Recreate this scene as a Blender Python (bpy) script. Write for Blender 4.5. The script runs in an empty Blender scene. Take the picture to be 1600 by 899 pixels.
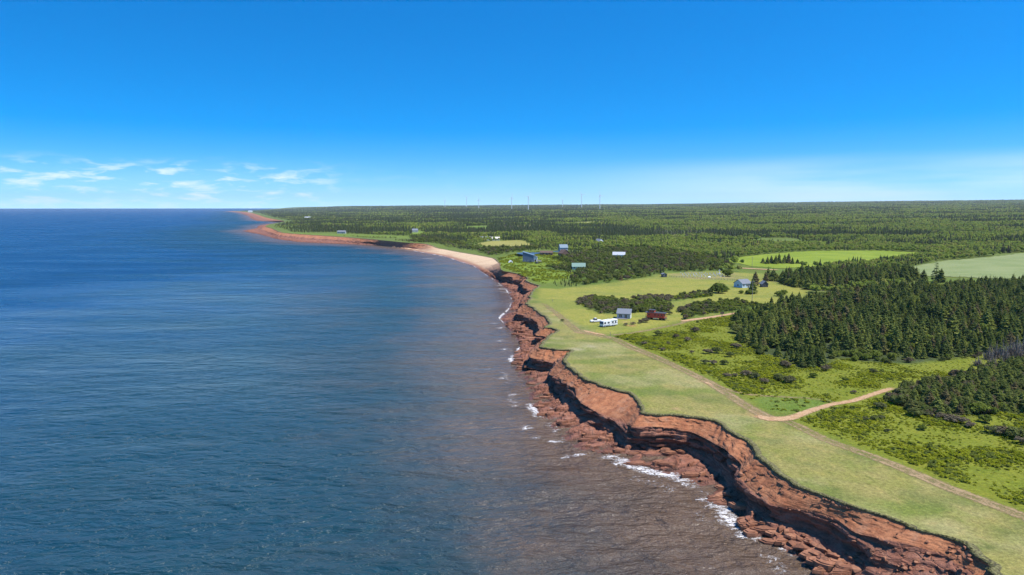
import bpy, bmesh, math, random
import numpy as np
from mathutils import Vector, Matrix
from mathutils.geometry import delaunay_2d_cdt

S = bpy.context.scene
COL = S.collection
R = math.radians
# ------------------------------------------------------------------ camera
CAMZ, FPX, PITCH = 58.0, 1067.0, math.atan(125.0 / 1067.0)
cd = bpy.data.cameras.new('camera'); cam = bpy.data.objects.new('camera', cd); COL.objects.link(cam)
cd.sensor_width = 36.0; cd.lens = 36.0 * FPX / 1600.0; cd.clip_start = 1.0; cd.clip_end = 120000.0
cam.location = (0, 0, CAMZ); cam.rotation_euler = (R(90) - PITCH, 0, 0)
S.camera = cam
# ------------------------------------------------------------------ light
SUN_EL, SUN_AZ = R(62), R(112)            # azimuth measured from +Y towards +X
sd = Vector((math.sin(SUN_AZ) * math.cos(SUN_EL), math.cos(SUN_AZ) * math.cos(SUN_EL), math.sin(SUN_EL)))
ld = bpy.data.lights.new('sun', 'SUN'); sun = bpy.data.objects.new('sun', ld); COL.objects.link(sun)
ld.energy = 4.9; ld.angle = R(0.53); ld.color = (1.0, 0.955, 0.88)
sun.rotation_euler = (-sd).to_track_quat('-Z', 'Y').to_euler()
W = bpy.data.worlds.new('World'); S.world = W; W.use_nodes = True
S.view_settings.view_transform = 'Standard'; S.view_settings.look = 'None'
S.view_settings.exposure = 0.5; S.view_settings.gamma = 1.0
S.cycles.use_denoising = True; S.cycles.denoising_input_passes = 'RGB_ALBEDO_NORMAL'; S.cycles.denoising_prefilter = 'ACCURATE'; S.cycles.sample_clamp_direct = 2.2
S.cycles.max_bounces = 5; S.cycles.diffuse_bounces = 2; S.cycles.glossy_bounces = 2
S.cycles.transparent_max_bounces = 8; S.cycles.transmission_bounces = 2
S.cycles.volume_bounces = 0
S.cycles.volume_step_rate = 4.0; S.cycles.volume_max_steps = 64
S.cycles.sample_clamp_indirect = 4.0

class NT:
    """small node-tree writer"""
    def __init__(s, nt): s.t = nt; s.n = nt.nodes; s.l = nt.links
    def add(s, typ, ins=None, **props):
        n = s.n.new(typ)
        for k, v in props.items(): setattr(n, k, v)
        for k, v in (ins or {}).items(): s.put(n, k, v)
        return n
    def put(s, n, k, v):
        sk = n.inputs[k]
        if isinstance(v, bpy.types.NodeSocket): s.l.new(v, sk)
        elif isinstance(v, bpy.types.Node): s.l.new(v.outputs[0], sk)
        else:
            if isinstance(v, tuple) and len(v) == 3 and sk.type == 'RGBA': v = v + (1,)
            sk.default_value = v
    def math(s, op, a, b=0.0, c=0.0, clamp=False):
        n = s.add('ShaderNodeMath', operation=op, use_clamp=clamp)
        s.put(n, 0, a); s.put(n, 1, b); s.put(n, 2, c); return n.outputs[0]
    def noise(s, vec, scale, detail=4, rough=0.55, dist=0.0):
        return s.add('ShaderNodeTexNoise', {'Vector': vec, 'Scale': scale, 'Detail': detail, 'Roughness': rough, 'Distortion': dist}).outputs['Fac']
    def ramp(s, fac, lo, hi, a=0.0, b=1.0, smooth=True):
        return s.add('ShaderNodeMapRange', {'Value': fac, 'From Min': lo, 'From Max': hi, 'To Min': a, 'To Max': b}, interpolation_type='SMOOTHSTEP' if smooth else 'LINEAR').outputs[0]
    def mix(s, fac, a, b, mode='MIX'):
        n = s.add('ShaderNodeMix', data_type='RGBA', blend_type=mode)
        s.put(n, 0, fac); s.put(n, 6, a); s.put(n, 7, b); return n.outputs[2]
    def vmap(s, vec, scale=(1, 1, 1), rot=(0, 0, 0)):
        return s.add('ShaderNodeMapping', {'Vector': vec, 'Scale': scale, 'Rotation': rot}).outputs[0]

def world():
    t = NT(W.node_tree); t.n.clear()
    tc = t.add('ShaderNodeTexCoord'); d = tc.outputs['Generated']
    sp = t.add('ShaderNodeSeparateXYZ', {0: d})
    up = t.math('MAXIMUM', sp.outputs[2], 0.0)
    # clear, dry air: the blue deepens quickly above the horizon
    zz = t.math('ADD', t.math('MULTIPLY', up, SKY_LIFT), SKY_BASE)
    v = t.add('ShaderNodeCombineXYZ', {0: sp.outputs[0], 1: sp.outputs[1], 2: zz})
    vn = t.add('ShaderNodeVectorMath', {0: v.outputs[0]}, operation='NORMALIZE')
    sky = t.add('ShaderNodeTexSky', {'Vector': vn.outputs[0]}, sky_type='NISHITA', sun_disc=False, sun_elevation=SUN_EL, sun_rotation=SUN_AZ,
                altitude=0.0, air_density=1.0, dust_density=0.25, ozone_density=3.0)
    hs = t.add('ShaderNodeHueSaturation', {'Hue': .503, 'Saturation': SKY_SAT, 'Value': 1.0, 'Color': sky.outputs[0]})
    # thin cumulus low over the sea, veils over the land
    el = up
    az = t.math('ARCTAN2', sp.outputs[0], sp.outputs[1])
    cv = t.add('ShaderNodeCombineXYZ', {0: t.math('MULTIPLY', az, 13.0), 1: t.math('MULTIPLY', el, 56.0), 2: 3.7})
    n1 = t.noise(cv.outputs[0], 1.6, 6, 0.6, 0.3)
    cl = t.ramp(n1, 0.45, 0.70)
    band = t.math('MULTIPLY', t.ramp(el, 0.0, 0.015, 0.4, 1.0), t.ramp(el, 0.040, 0.070, 1.0, 0.0))
    side = t.ramp(az, -0.34, -0.20, 1.0, 0.10)
    m1 = t.math('MULTIPLY', t.math('MULTIPLY', cl, band), t.math('MULTIPLY', side, 0.75))
    cv2 = t.add('ShaderNodeCombineXYZ', {0: t.math('MULTIPLY', az, 1.6), 1: t.math('MULTIPLY', el, 16.0), 2: 9.1})
    n2 = t.noise(cv2.outputs[0], 1.5, 5, 0.5)
    m2 = t.math('MULTIPLY', t.math('MULTIPLY', t.ramp(n2, 0.32, 0.62), t.ramp(el, 0.035, 0.075, 1.0, 0.0)), t.ramp(az, 0.05, 0.45, 0.06, 0.45))
    m = t.math('MAXIMUM', m1, m2)
    col = t.mix(m, hs.outputs[0], CLOUD_COL)
    bg = t.add('ShaderNodeBackground', {'Color': col, 'Strength': SKY_STR})
    out = t.add('ShaderNodeOutputWorld', {'Surface': bg.outputs[0]})
SKY_LIFT, SKY_BASE, SKY_SAT, SKY_STR, CLOUD_COL = 1.6, 0.08, 1.6, 0.15, (5.2, 5.7, 6.3)
world()

# ------------------------------------------------------------------ numbers
rng = np.random.default_rng(7); random.seed(7)
def _h(ix, iy, seed):
    n = (ix.astype(np.int64) * 374761393 + iy.astype(np.int64) * 668265263 + seed * 974711) & 0x7fffffff
    n = ((n ^ (n >> 13)) * 1274126177) & 0x7fffffff
    return ((n ^ (n >> 16)) & 0xffff) / 65535.0
def vnoise(x, y, seed=0):
    x = np.asarray(x, float); y = np.asarray(y, float) + np.zeros_like(x)
    ix = np.floor(x); iy = np.floor(y); fx = x - ix; fy = y - iy
    u = fx * fx * (3 - 2 * fx); v = fy * fy * (3 - 2 * fy)
    a = _h(ix, iy, seed); b = _h(ix + 1, iy, seed); c = _h(ix, iy + 1, seed); d = _h(ix + 1, iy + 1, seed)
    return (a * (1 - u) + b * u) * (1 - v) + (c * (1 - u) + d * u) * v
def fbm(x, y, seed=0, o=4):
    t = 0; a = 0.5; n = 0
    for k in range(o):
        t = t + a * vnoise(np.asarray(x) * 2 ** k, np.asarray(y) * 2 ** k, seed + k * 17); n += a; a *= 0.5
    return t / n
def sstep(a, b, x):
    t = np.clip((np.asarray(x, float) - a) / (b - a), 0, 1); return t * t * (3 - 2 * t)

CP, SP = math.cos(PITCH), math.sin(PITCH)
def ray(px, py):
    u = (np.asarray(px, float) - 800) / FPX; v = (449.5 - np.asarray(py, float)) / FPX
    return u, CP + v * SP, -SP + v * CP
def P(px, py, z):
    dx, dy, dz = ray(px, py); t = (np.asarray(z, float) - CAMZ) / dz
    return np.stack([dx * t, dy * t, np.zeros_like(t) + z], -1)
def segdist(p, line, closed=False):
    """distance of points (n,2) to a polyline (m,2)"""
    p = np.asarray(p, float)[:, :2]; L = np.asarray(line, float)[:, :2]
    if closed: L = np.vstack([L, L[:1]])
    best = np.full(len(p), 1e18)
    for a, b in zip(L[:-1], L[1:]):
        ab = b - a; q = max(ab @ ab, 1e-9)
        t = np.clip(((p - a) @ ab) / q, 0, 1)
        d = p - a - t[:, None] * ab
        best = np.minimum(best, (d * d).sum(1))
    return np.sqrt(best)
def inpoly(p, poly):
    p = np.asarray(p, float); x, y = p[:, 0], p[:, 1]; q = np.asarray(poly, float)
    ins = np.zeros(len(p), bool); j = len(q) - 1
    for i in range(len(q)):
        xi, yi = q[i][:2]; xj, yj = q[j][:2]
        if yi != yj:
            c = ((yi > y) != (yj > y)) & (x < (xj - xi) * (y - yi) / (yj - yi) + xi); ins ^= c
        j = i
    return ins

# ------------------------------------------------------------------ coast traced: lip, break, foot, water
ST = [  # T(z 8.5)        M(z 5)       F(z 1.3)      W(z 0)
 ((1640,1000),(1590,1020),(1570,1060),(1450,1060)), ((1560,915),(1500,935),(1470,985),(1370,975)), ((1545,882),(1512,900),(1425,955),(1320,930)),
 ((1510,848),(1468,872),(1380,928),(1290,905)), ((1470,836),(1428,862),(1352,908),(1265,885)), ((1430,826),(1385,852),(1332,896),(1240,868)),
 ((1385,808),(1328,840),(1315,878),(1215,855)), ((1345,795),(1298,817),(1285,854),(1190,846)), ((1300,778),(1258,803),(1243,838),(1165,832)),
 ((1250,760),(1215,790),(1202,825),(1145,818)), ((1220,742),(1192,770),(1178,805),(1135,800)), ((1195,720),(1174,748),(1163,783),(1122,785)),
 ((1170,697),(1157,727),(1146,760),(1105,772)), ((1145,675),(1133,706),(1124,735),(1080,757)), ((1125,660),(1108,688),(1100,714),(1055,745)),
 ((1100,653),(1085,676),(1080,700),(1025,738)), ((1060,648),(1055,668),(1052,692),(1000,732)), ((1025,648),(1022,668),(1018,690),(975,722)),
 ((1004,645),(985,667),(978,690),(950,712)), ((1000,630),(965,654),(948,664),(925,708)), ((985,616),(940,644),(926,656),(900,700)),
 ((955,608),(915,634),(905,648),(875,680)), ((925,598),(895,616),(880,632),(850,655)), ((905,588),(880,601),(866,615),(832,632)),
 ((888,574),(870,583),(858,596),(820,608)), ((879,563),(862,572),(850,582),(812,592)), ((886,551),(850,562),(838,575),(803,578)),
 ((894,547),(840,556),(822,570),(800,570)), ((870,546),(832,552),(812,564),(799,562)), ((845,544),(826,548),(815,555),(806,550)),
 ((840,541),(832,543),(826,546),(812,545)), ((852,530),(845,532),(838,535),(812,538)), ((866,519),(850,523),(838,528),(806,530)),
 ((873,516),(846,520),(832,524),(801,522)), ((858,513),(842,516),(830,520),(795,515)), ((850,511),(840,512),(830,514),(790,510)),
 ((858,505),(845,506),(832,508),(785,503)), ((852,495),(838,497),(826,499),(781,497)), ((841,487),(828,489),(818,491),(788,490)),
 ((828,479),(817,481),(808,482.5),(795,483)), ((822,473),(816,474),(808,475),(799,474)), ((828,463),(820,465),(812,467),(799,466)),
 ((832,452),(820,456),(808,459),(795,459)), ((842,447),(818,450),(804,453),(790,452)), ((830,443),(814,446),(800,448),(783,446)),
 ((822,438),(808,440),(796,442),(776,441)), ((822,432),(802,435),(788,437),(768,435)), ((800,426),(788,429),(776,431),(757,428)),
 ((783,422),(776,424),(768,426),(747,421))]
N_ROCK = len(ST)
ST2 = [  # T, W, z of T
 ((779,412),(738,415),3.5), ((770,404),(722,410),3.5), ((745,399),(705,404),3.5), ((715,394),(690,400),3.5), ((688,388.5),(668,396),4.0), ((660,384),(640,391),5.5),
 ((630,379.5),(615,387),8), ((600,376),(590,384),8.5), ((560,372.5),(545,382),8.5), ((520,369.5),(500,380.5),8.5), ((480,367),(465,378.5),8.5),
 ((442,364),(432,374),8.5), ((433,361),(405,366.5),8.5), ((425,357.5),(378,361),8.5), ((414,354),(400,357),8.5), ((422,350.5),(405,352.5),8.5),
 ((445,346),(438,347.5),8.5), ((430,343),(400,345),8.5), ((415,340),(390,341),8.5), ((405,336.5),(386,337.5),8.5), ((395,333.5),(378,334.5),8.5),
 ((380,331),(368,332),8.5), ((362,330.2),(350,331),8.5)]
Tl, Ml, Fl, Wl = [], [], [], []
for k, (t, m, f, w) in enumerate(ST):
    Tl.append(P(*t, 8.5)); Ml.append(P(*m, 6.0 if 13 <= k <= 18 or 2 <= k <= 5 else 5.0)); Fl.append(P(*f, 1.3)); Wl.append(P(*w, 0.0))
for t, w, z in ST2:
    a = P(*t, z); b = P(*w, 0.0); Tl.append(a); Wl.append(b)
    k1, k2 = (0.30, 0.62) if z > 5 else (0.35, 0.7)
    m = a + (b - a) * k1; f = a + (b - a) * k2
    if z > 5: m[2] = z * 0.55; f[2] = 1.2
    else: m[2] = z * 0.66; f[2] = z * 0.32
    Ml.append(m); Fl.append(f)
# carried on past the last headland and behind the camera's right
e = Tl[-1]; Tl.append(e + np.array([-300, 1500., 0])); Ml.append(Ml[-1] + np.array([-300, 1500., 0])); Fl.append(Fl[-1] + np.array([-300, 1500., 0])); Wl.append(Wl[-1] + np.array([-300, 1500., 0]))
for L, o in ((Tl, (70, 15)), (Ml, (72, 5)), (Fl, (73, 2)), (Wl, (60, -15))):
    L.insert(0, L[0] + np.array([o[0], -75 + o[1], 0.0]))
N_ROCK += 1
Tl, Ml, Fl, Wl = map(np.array, (Tl, Ml, Fl, Wl))
BEACH_LINE = Tl[N_ROCK:N_ROCK + 5]
COASTX = Tl[:, :2]
WX = Wl[:, :2]
# height of the far skyline over the land, by direction
_hx = np.array([300, 350, 450, 600, 800, 1000, 1200, 1400, 1600, 1900.]); _hy = np.array([326.3, 326, 323.6, 322.6, 321.6, 320.2, 318, 316.2, 315.6, 315.])
def ground(x, y, cdist=None):
    x = np.atleast_1d(np.asarray(x, float)); y = np.atleast_1d(np.asarray(y, float))
    p = np.stack([x, y], 1)
    if cdist is None: cdist = segdist(p, COASTX)
    r = np.hypot(x, y)
    px = 800 + FPX * x / np.maximum(y * CP, 1.0)
    px = np.where(y < 1, 1900, px)
    zh = CAMZ + (324.5 - np.interp(px, _hx, _hy)) / FPX * 9000 - 10
    s = np.clip((r - 700) / 8300, 0, 1.2) ** 1.25 * sstep(0, 1600, cdist)
    z = 8.5 + (zh - 8.5) * s + (fbm(x / 55, y / 55, 3, 2) - 0.5) * 1.3 * sstep(3, 30, cdist)
    z = z + (fbm(x / 700, y / 700, 5, 3) - 0.5) * 14 * sstep(500, 2500, cdist) * sstep(900, 2500, r)
    b = segdist(p, BEACH_LINE)
    return z - 5.0 * np.exp(-(b / 28.0) ** 2)
_T = np.exp(np.linspace(math.log(85), math.log(13500), 900))
def hit(px, py):
    """point of the ground seen at a photo pixel"""
    dx, dy, dz = ray(px, py); n = math.hypot(dx, dy); t = _T / n
    zz = CAMZ + dz * t; g = ground(dx * t, dy * t)
    k = int(np.argmax(zz < g)); k = max(k, 1)
    if not (zz < g).any(): k = len(t) - 1
    a, b = t[k - 1], t[k]
    for _ in range(12):
        m = (a + b) / 2
        if CAMZ + dz * m < ground(dx * m, dy * m)[0]: b = m
        else: a = m
    return np.array([dx * b, dy * b, ground(dx * b, dy * b)[0]])
def hits(pts): return np.array([hit(*p) for p in pts])
def gz(x, y): return float(ground(x, y)[0])

# ------------------------------------------------------------------ object helpers
def tag(o, label=None, cat=None, group=None, kind=None):
    if label: o['label'] = label
    if cat: o['category'] = cat
    if group: o['group'] = group
    if kind: o['kind'] = kind
    return o
def link(name, me, parent=None, loc=(0, 0, 0), rotz=0.0, mat=None):
    o = bpy.data.objects.new(name, me); COL.objects.link(o); o.location = loc; o.rotation_euler = (0, 0, rotz)
    if parent is not None: o.parent = parent
    if mat is not None and me is not None and not me.materials: me.materials.append(mat)
    return o
def mesh_np(name, V, F, mat=None, smooth=False, attrs=None, cols=None):
    """V (n,3), F (m,k) arrays -> mesh"""
    V = np.asarray(V, np.float32); F = np.asarray(F, np.int32); k = F.shape[1]
    me = bpy.data.meshes.new(name)
    me.vertices.add(len(V)); me.vertices.foreach_set('co', V.ravel())
    me.loops.add(F.size); me.loops.foreach_set('vertex_index', F.ravel())
    me.polygons.add(len(F)); me.polygons.foreach_set('loop_start', np.arange(0, F.size, k, dtype=np.int32))
    me.polygons.foreach_set('loop_total', np.full(len(F), k, np.int32))
    if smooth: me.polygons.foreach_set('use_smooth', np.ones(len(F), bool))
    for n, a in (attrs or {}).items():
        at = me.attributes.new(n, 'FLOAT', 'POINT'); at.data.foreach_set('value', np.asarray(a, np.float32))
    for n, a in (cols or {}).items():
        at = me.attributes.new(n, 'FLOAT_COLOR', 'POINT'); c = np.ones((len(V), 4), np.float32); c[:, :3] = a; at.data.foreach_set('color', c.ravel())
    me.update(calc_edges=True); me.validate()
    if mat: me.materials.append(mat)
    return me
def grid_faces(nr, nc):
    i = np.arange(nr - 1)[:, None] * nc + np.arange(nc - 1)[None, :]
    return np.stack([i, i + 1, i + nc + 1, i + nc], -1).reshape(-1, 4)
class MB:
    """collects simple solids into one bmesh"""
    def __init__(s): s.b = bmesh.new()
    def box(s, x0, x1, y0, y1, z0, z1, bevel=0.0):
        r = bmesh.ops.create_cube(s.b, size=1.0); vs = r['verts']
        for v in vs: v.co = Vector(((x0 + x1) / 2 + v.co.x * (x1 - x0), (y0 + y1) / 2 + v.co.y * (y1 - y0), (z0 + z1) / 2 + v.co.z * (z1 - z0)))
        if bevel: bmesh.ops.bevel(s.b, geom=list({e for v in vs for e in v.link_edges}), offset=bevel, segments=2, affect='EDGES', profile=0.5)
        return s
    def prism(s, pts, axis, a, b):
        """polygon pts (2-d) extruded along axis x or y or z from a to b"""
        def mk(p, c): return Vector((c, p[0], p[1])) if axis == 'x' else Vector((p[0], c, p[1])) if axis == 'y' else Vector((p[0], p[1], c))
        va = [s.b.verts.new(mk(p, a)) for p in pts]; vb = [s.b.verts.new(mk(p, b)) for p in pts]; n = len(pts)
        s.b.faces.new(va); s.b.faces.new(vb[::-1])
        for i in range(n): s.b.faces.new((va[i], vb[i], vb[(i + 1) % n], va[(i + 1) % n]))
        return s
    def tube(s, pts, rads, seg=8, cap=True):
        rings = []
        for i, p in enumerate(pts):
            p = Vector(p); d = (Vector(pts[min(i + 1, len(pts) - 1)]) - Vector(pts[max(i - 1, 0)])).normalized()
            x = d.orthogonal().normalized(); y = d.cross(x)
            rings.append([s.b.verts.new(p + (x * math.cos(2 * math.pi * k / seg) + y * math.sin(2 * math.pi * k / seg)) * rads[i]) for k in range(seg)])
        for a, b in zip(rings[:-1], rings[1:]):
            for k in range(seg): s.b.faces.new((a[k], a[(k + 1) % seg], b[(k + 1) % seg], b[k]))
        if cap: s.b.faces.new(rings[0][::-1]); s.b.faces.new(rings[-1])
        return s
    def me(s, name, mat=None):
        bmesh.ops.recalc_face_normals(s.b, faces=s.b.faces[:]); m = bpy.data.meshes.new(name); s.b.to_mesh(m); s.b.free()
        if mat: m.materials.append(mat)
        return m
    def part(s, name, mat, parent, loc=(0, 0, 0), rotz=0.0): return link(name, s.me(name, mat), parent, loc, rotz)
def thing(name, label, cat, loc, rotz=0.0, group=None):
    return tag(link(name, None, None, tuple(float(v) for v in loc), rotz), label, cat, group)
def dup(o, loc, rotz, scale, label=None, group=None):
    c = o.copy(); COL.objects.link(c); c.location = loc; c.rotation_euler = (0, 0, rotz); c.scale = scale
    if label: c['label'] = label
    if group: c['group'] = group
    for ch in o.children:
        k = ch.copy(); COL.objects.link(k); k.parent = c
        for g in ch.children:
            q = g.copy(); COL.objects.link(q); q.parent = k
    return c

# ------------------------------------------------------------------ materials
def newmat(name):
    m = bpy.data.materials.new(name); m.use_nodes = True; t = NT(m.node_tree); t.n.clear(); return m, t
def finish(t, sh, **kw):
    o = t.add('ShaderNodeOutputMaterial', {'Surface': sh.outputs[0] if isinstance(sh, bpy.types.Node) else sh}); return o
def paint(name, c, rough=0.55, var=0.12, scale=3.0, metal=0.0, spec=0.4, bump=0.0):
    m, t = newmat(name); tc = t.add('ShaderNodeTexCoord').outputs['Object']
    n = t.noise(tc, scale, 5, 0.6); k = t.ramp(n, 0.3, 0.7, 1 - var, 1 + var, False)
    cc = t.mix(1.0, c, t.add('ShaderNodeCombineColor', {0: k, 1: k, 2: k}).outputs[0], 'MULTIPLY')
    b = t.add('ShaderNodeBsdfPrincipled', {'Base Color': cc, 'Roughness': rough, 'Metallic': metal, 'Specular IOR Level': spec})
    if bump: t.put(b, 'Normal', t.add('ShaderNodeBump', {'Height': t.noise(tc, scale * 3, 4), 'Strength': bump, 'Distance': 0.05}).outputs[0])
    finish(t, b); return m
def foliage(name, c0, c1, c2=None, p2=0.0, trans=0.25, clump=0.9):
    """per-plant tint between c0 and c1, some plants c2; lighter and darker twigs"""
    m, t = newmat(name); oi = t.add('ShaderNodeObjectInfo'); rnd = oi.outputs['Random']
    base = t.mix(rnd, c0, c1)
    if c2: base = t.mix(t.ramp(t.math('FRACT', t.math('MULTIPLY', rnd, 17.31)), 1 - p2 - 0.04, 1 - p2 + 0.04), base, c2)
    g = t.add('ShaderNodeTexCoord').outputs['Object']
    n = t.noise(g, clump, 4, 0.6); k = t.ramp(n, 0.3, 0.72, 0.6, 1.45, False)
    col = t.mix(1.0, base, t.add('ShaderNodeCombineColor', {0: k, 1: k, 2: k}).outputs[0], 'MULTIPLY')
    d = t.add('ShaderNodeBsdfDiffuse', {'Color': col, 'Roughness': 0.4})
    tr = t.add('ShaderNodeBsdfTranslucent', {'Color': t.mix(0.25, col, (0.20, 0.24, 0.03))})
    mx = t.add('ShaderNodeMixShader', {0: trans, 1: d.outputs[0], 2: tr.outputs[0]})
    finish(t, mx); return m

M = {}
M['spruce'] = foliage('spruce_needles', (0.098, 0.132, 0.038), (0.235, 0.262, 0.062), (0.20, 0.165, 0.075), 0.10, 0.35)
M['spruce_far'] = foliage('far_conifer', (0.088, 0.118, 0.050), (0.148, 0.178, 0.064), (0.15, 0.125, 0.09), 0.07, 0.35, 0.3)
M['leaf'] = foliage('broadleaf', (0.130, 0.175, 0.034), (0.215, 0.262, 0.048), (0.22, 0.24, 0.06), 0.2, 0.42)
M['leaf_far'] = foliage('far_broadleaf', (0.205, 0.275, 0.056), (0.325, 0.385, 0.068), (0.33, 0.33, 0.09), 0.2, 0.40, 0.3)
M['shrub'] = foliage('shrub_leaves', (0.110, 0.132, 0.042), (0.175, 0.195, 0.056), (0.165, 0.135, 0.085), 0.2, 0.35)
M['brush'] = foliage('brown_brush', (0.150, 0.128, 0.076), (0.22, 0.175, 0.115), (0.14, 0.15, 0.06), 0.25, 0.25)
M['fern'] = foliage('bright_ferns', (0.270, 0.315, 0.026), (0.40, 0.42, 0.034), (0.20, 0.24, 0.05), 0.22, 0.5, 1.5)
M['bark'] = paint('bark', (0.10, 0.078, 0.06), 0.9, 0.3, 4.0, bump=0.3)
M['deadwood'] = foliage('dead_wood', (0.20, 0.165, 0.13), (0.26, 0.22, 0.18), None, 0, 0.0)
M['white'] = paint('white_paint', (0.78, 0.78, 0.76), 0.5, 0.05)
M['cream'] = paint('cream_paint', (0.62, 0.58, 0.48), 0.6, 0.08)
M['grey_siding'] = paint('grey_siding', (0.36, 0.38, 0.40), 0.7, 0.1, 6.0)
M['blue_siding'] = paint('blue_siding', (0.10, 0.135, 0.20), 0.6, 0.1)
M['paleblue'] = paint('pale_blue_siding', (0.42, 0.55, 0.66), 0.6, 0.08)
M['brown'] = paint('brown_shingle', (0.12, 0.075, 0.055), 0.8, 0.2)
M['dark_red'] = paint('dark_red_boards', (0.16, 0.05, 0.04), 0.75, 0.2)
M['charcoal'] = paint('charcoal', (0.055, 0.058, 0.066), 0.6, 0.12)
M['roof_grey'] = paint('roof_shingle', (0.15, 0.165, 0.19), 0.75, 0.15, 5.0, bump=0.2)
M['roof_blue'] = paint('blue_metal_roof', (0.13, 0.19, 0.24), 0.5, 0.08)
M['roof_green'] = paint('green_metal_roof', (0.16, 0.25, 0.20), 0.5, 0.08, 1.0)
M['roof_pale'] = paint('pale_metal_roof', (0.40, 0.42, 0.45), 0.5, 0.06)
M['glass'] = paint('window_glass', (0.03, 0.035, 0.045), 0.08, 0.05, 2.0, spec=0.6)
M['rubber'] = paint('rubber', (0.02, 0.02, 0.022), 0.85, 0.1)
M['chrome'] = paint('metal_trim', (0.45, 0.45, 0.47), 0.35, 0.1, metal=0.7)
M['rv_stripe'] = paint('rv_stripe', (0.30, 0.33, 0.38), 0.4, 0.05)
M['rv_blue'] = paint('rv_swoosh', (0.10, 0.15, 0.24), 0.4, 0.05)
M['caboose'] = paint('caboose_red', (0.56, 0.065, 0.032), 0.55, 0.18, 2.5)
M['wood'] = paint('weathered_wood', (0.30, 0.25, 0.20), 0.85, 0.2, 5.0)
M['deck'] = paint('deck_boards', (0.26, 0.24, 0.22), 0.85, 0.2, 5.0)
M['stone'] = paint('headstone', (0.55, 0.54, 0.52), 0.8, 0.15)
M['turbine'] = paint('turbine_white', (0.72, 0.74, 0.76), 0.5, 0.03, 0.05)

# ================================================================== the setting: shore, land, sea
def catmull(Q, u):
    n = len(Q); i = np.clip(np.floor(u).astype(int), 0, n - 2); f = (u - i)[:, None]
    p0 = Q[np.clip(i - 1, 0, n - 1)]; p1 = Q[i]; p2 = Q[i + 1]; p3 = Q[np.clip(i + 2, 0, n - 1)]
    lin = p1 * (1 - f) + p2 * f
    cr = 0.5 * (2 * p1 + (p2 - p0) * f + (2 * p0 - 5 * p1 + 4 * p2 - p3) * f ** 2 + (3 * p1 - p0 - 3 * p2 + p3) * f ** 3)
    return 0.55 * cr + 0.45 * lin
def shore_samples():
    n = len(Tl); u = np.linspace(0, n - 1, n * 120)
    A, B = catmull(Tl, u), catmull(Wl, u)
    r = np.hypot(*B[:, :2].T); ds = np.maximum(0.28, r * 0.0019)
    dl = 0.55 * np.linalg.norm(np.diff(A, axis=0), axis=1) + 0.45 * np.linalg.norm(np.diff(B, axis=0), axis=1)
    c = np.concatenate([[0], np.cumsum(dl / ds[1:])])
    return np.interp(np.linspace(0, c[-1], int(c[-1])), c, u)
U = shore_samples()
def smooth1(a, k):
    w = np.hanning(2 * k + 3)[1:-1]; w /= w.sum()
    p = np.pad(a, [(k, k)] + [(0, 0)] * (a.ndim - 1), mode='edge')
    return np.stack([np.convolve(p[:, j], w, 'valid') for j in range(a.shape[1])], 1)
def cells(x, y, seed):
    """broken blocks: a random value per block and the distance to its joint"""
    ix, iy = np.floor(x), np.floor(y); f1 = np.full(len(x), 9.); f2 = f1.copy(); val = np.zeros(len(x))
    for dx in (-1, 0, 1):
        for dy in (-1, 0, 1):
            gx, gy = ix + dx, iy + dy; d = np.hypot(gx + _h(gx, gy, seed) - x, gy + _h(gx, gy, seed + 1) - y)
            n1 = d < f1; f2 = np.where(n1, f1, np.minimum(f2, d)); val = np.where(n1, _h(gx, gy, seed + 2), val); f1 = np.where(n1, d, f1)
    return val, f2 - f1
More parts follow.
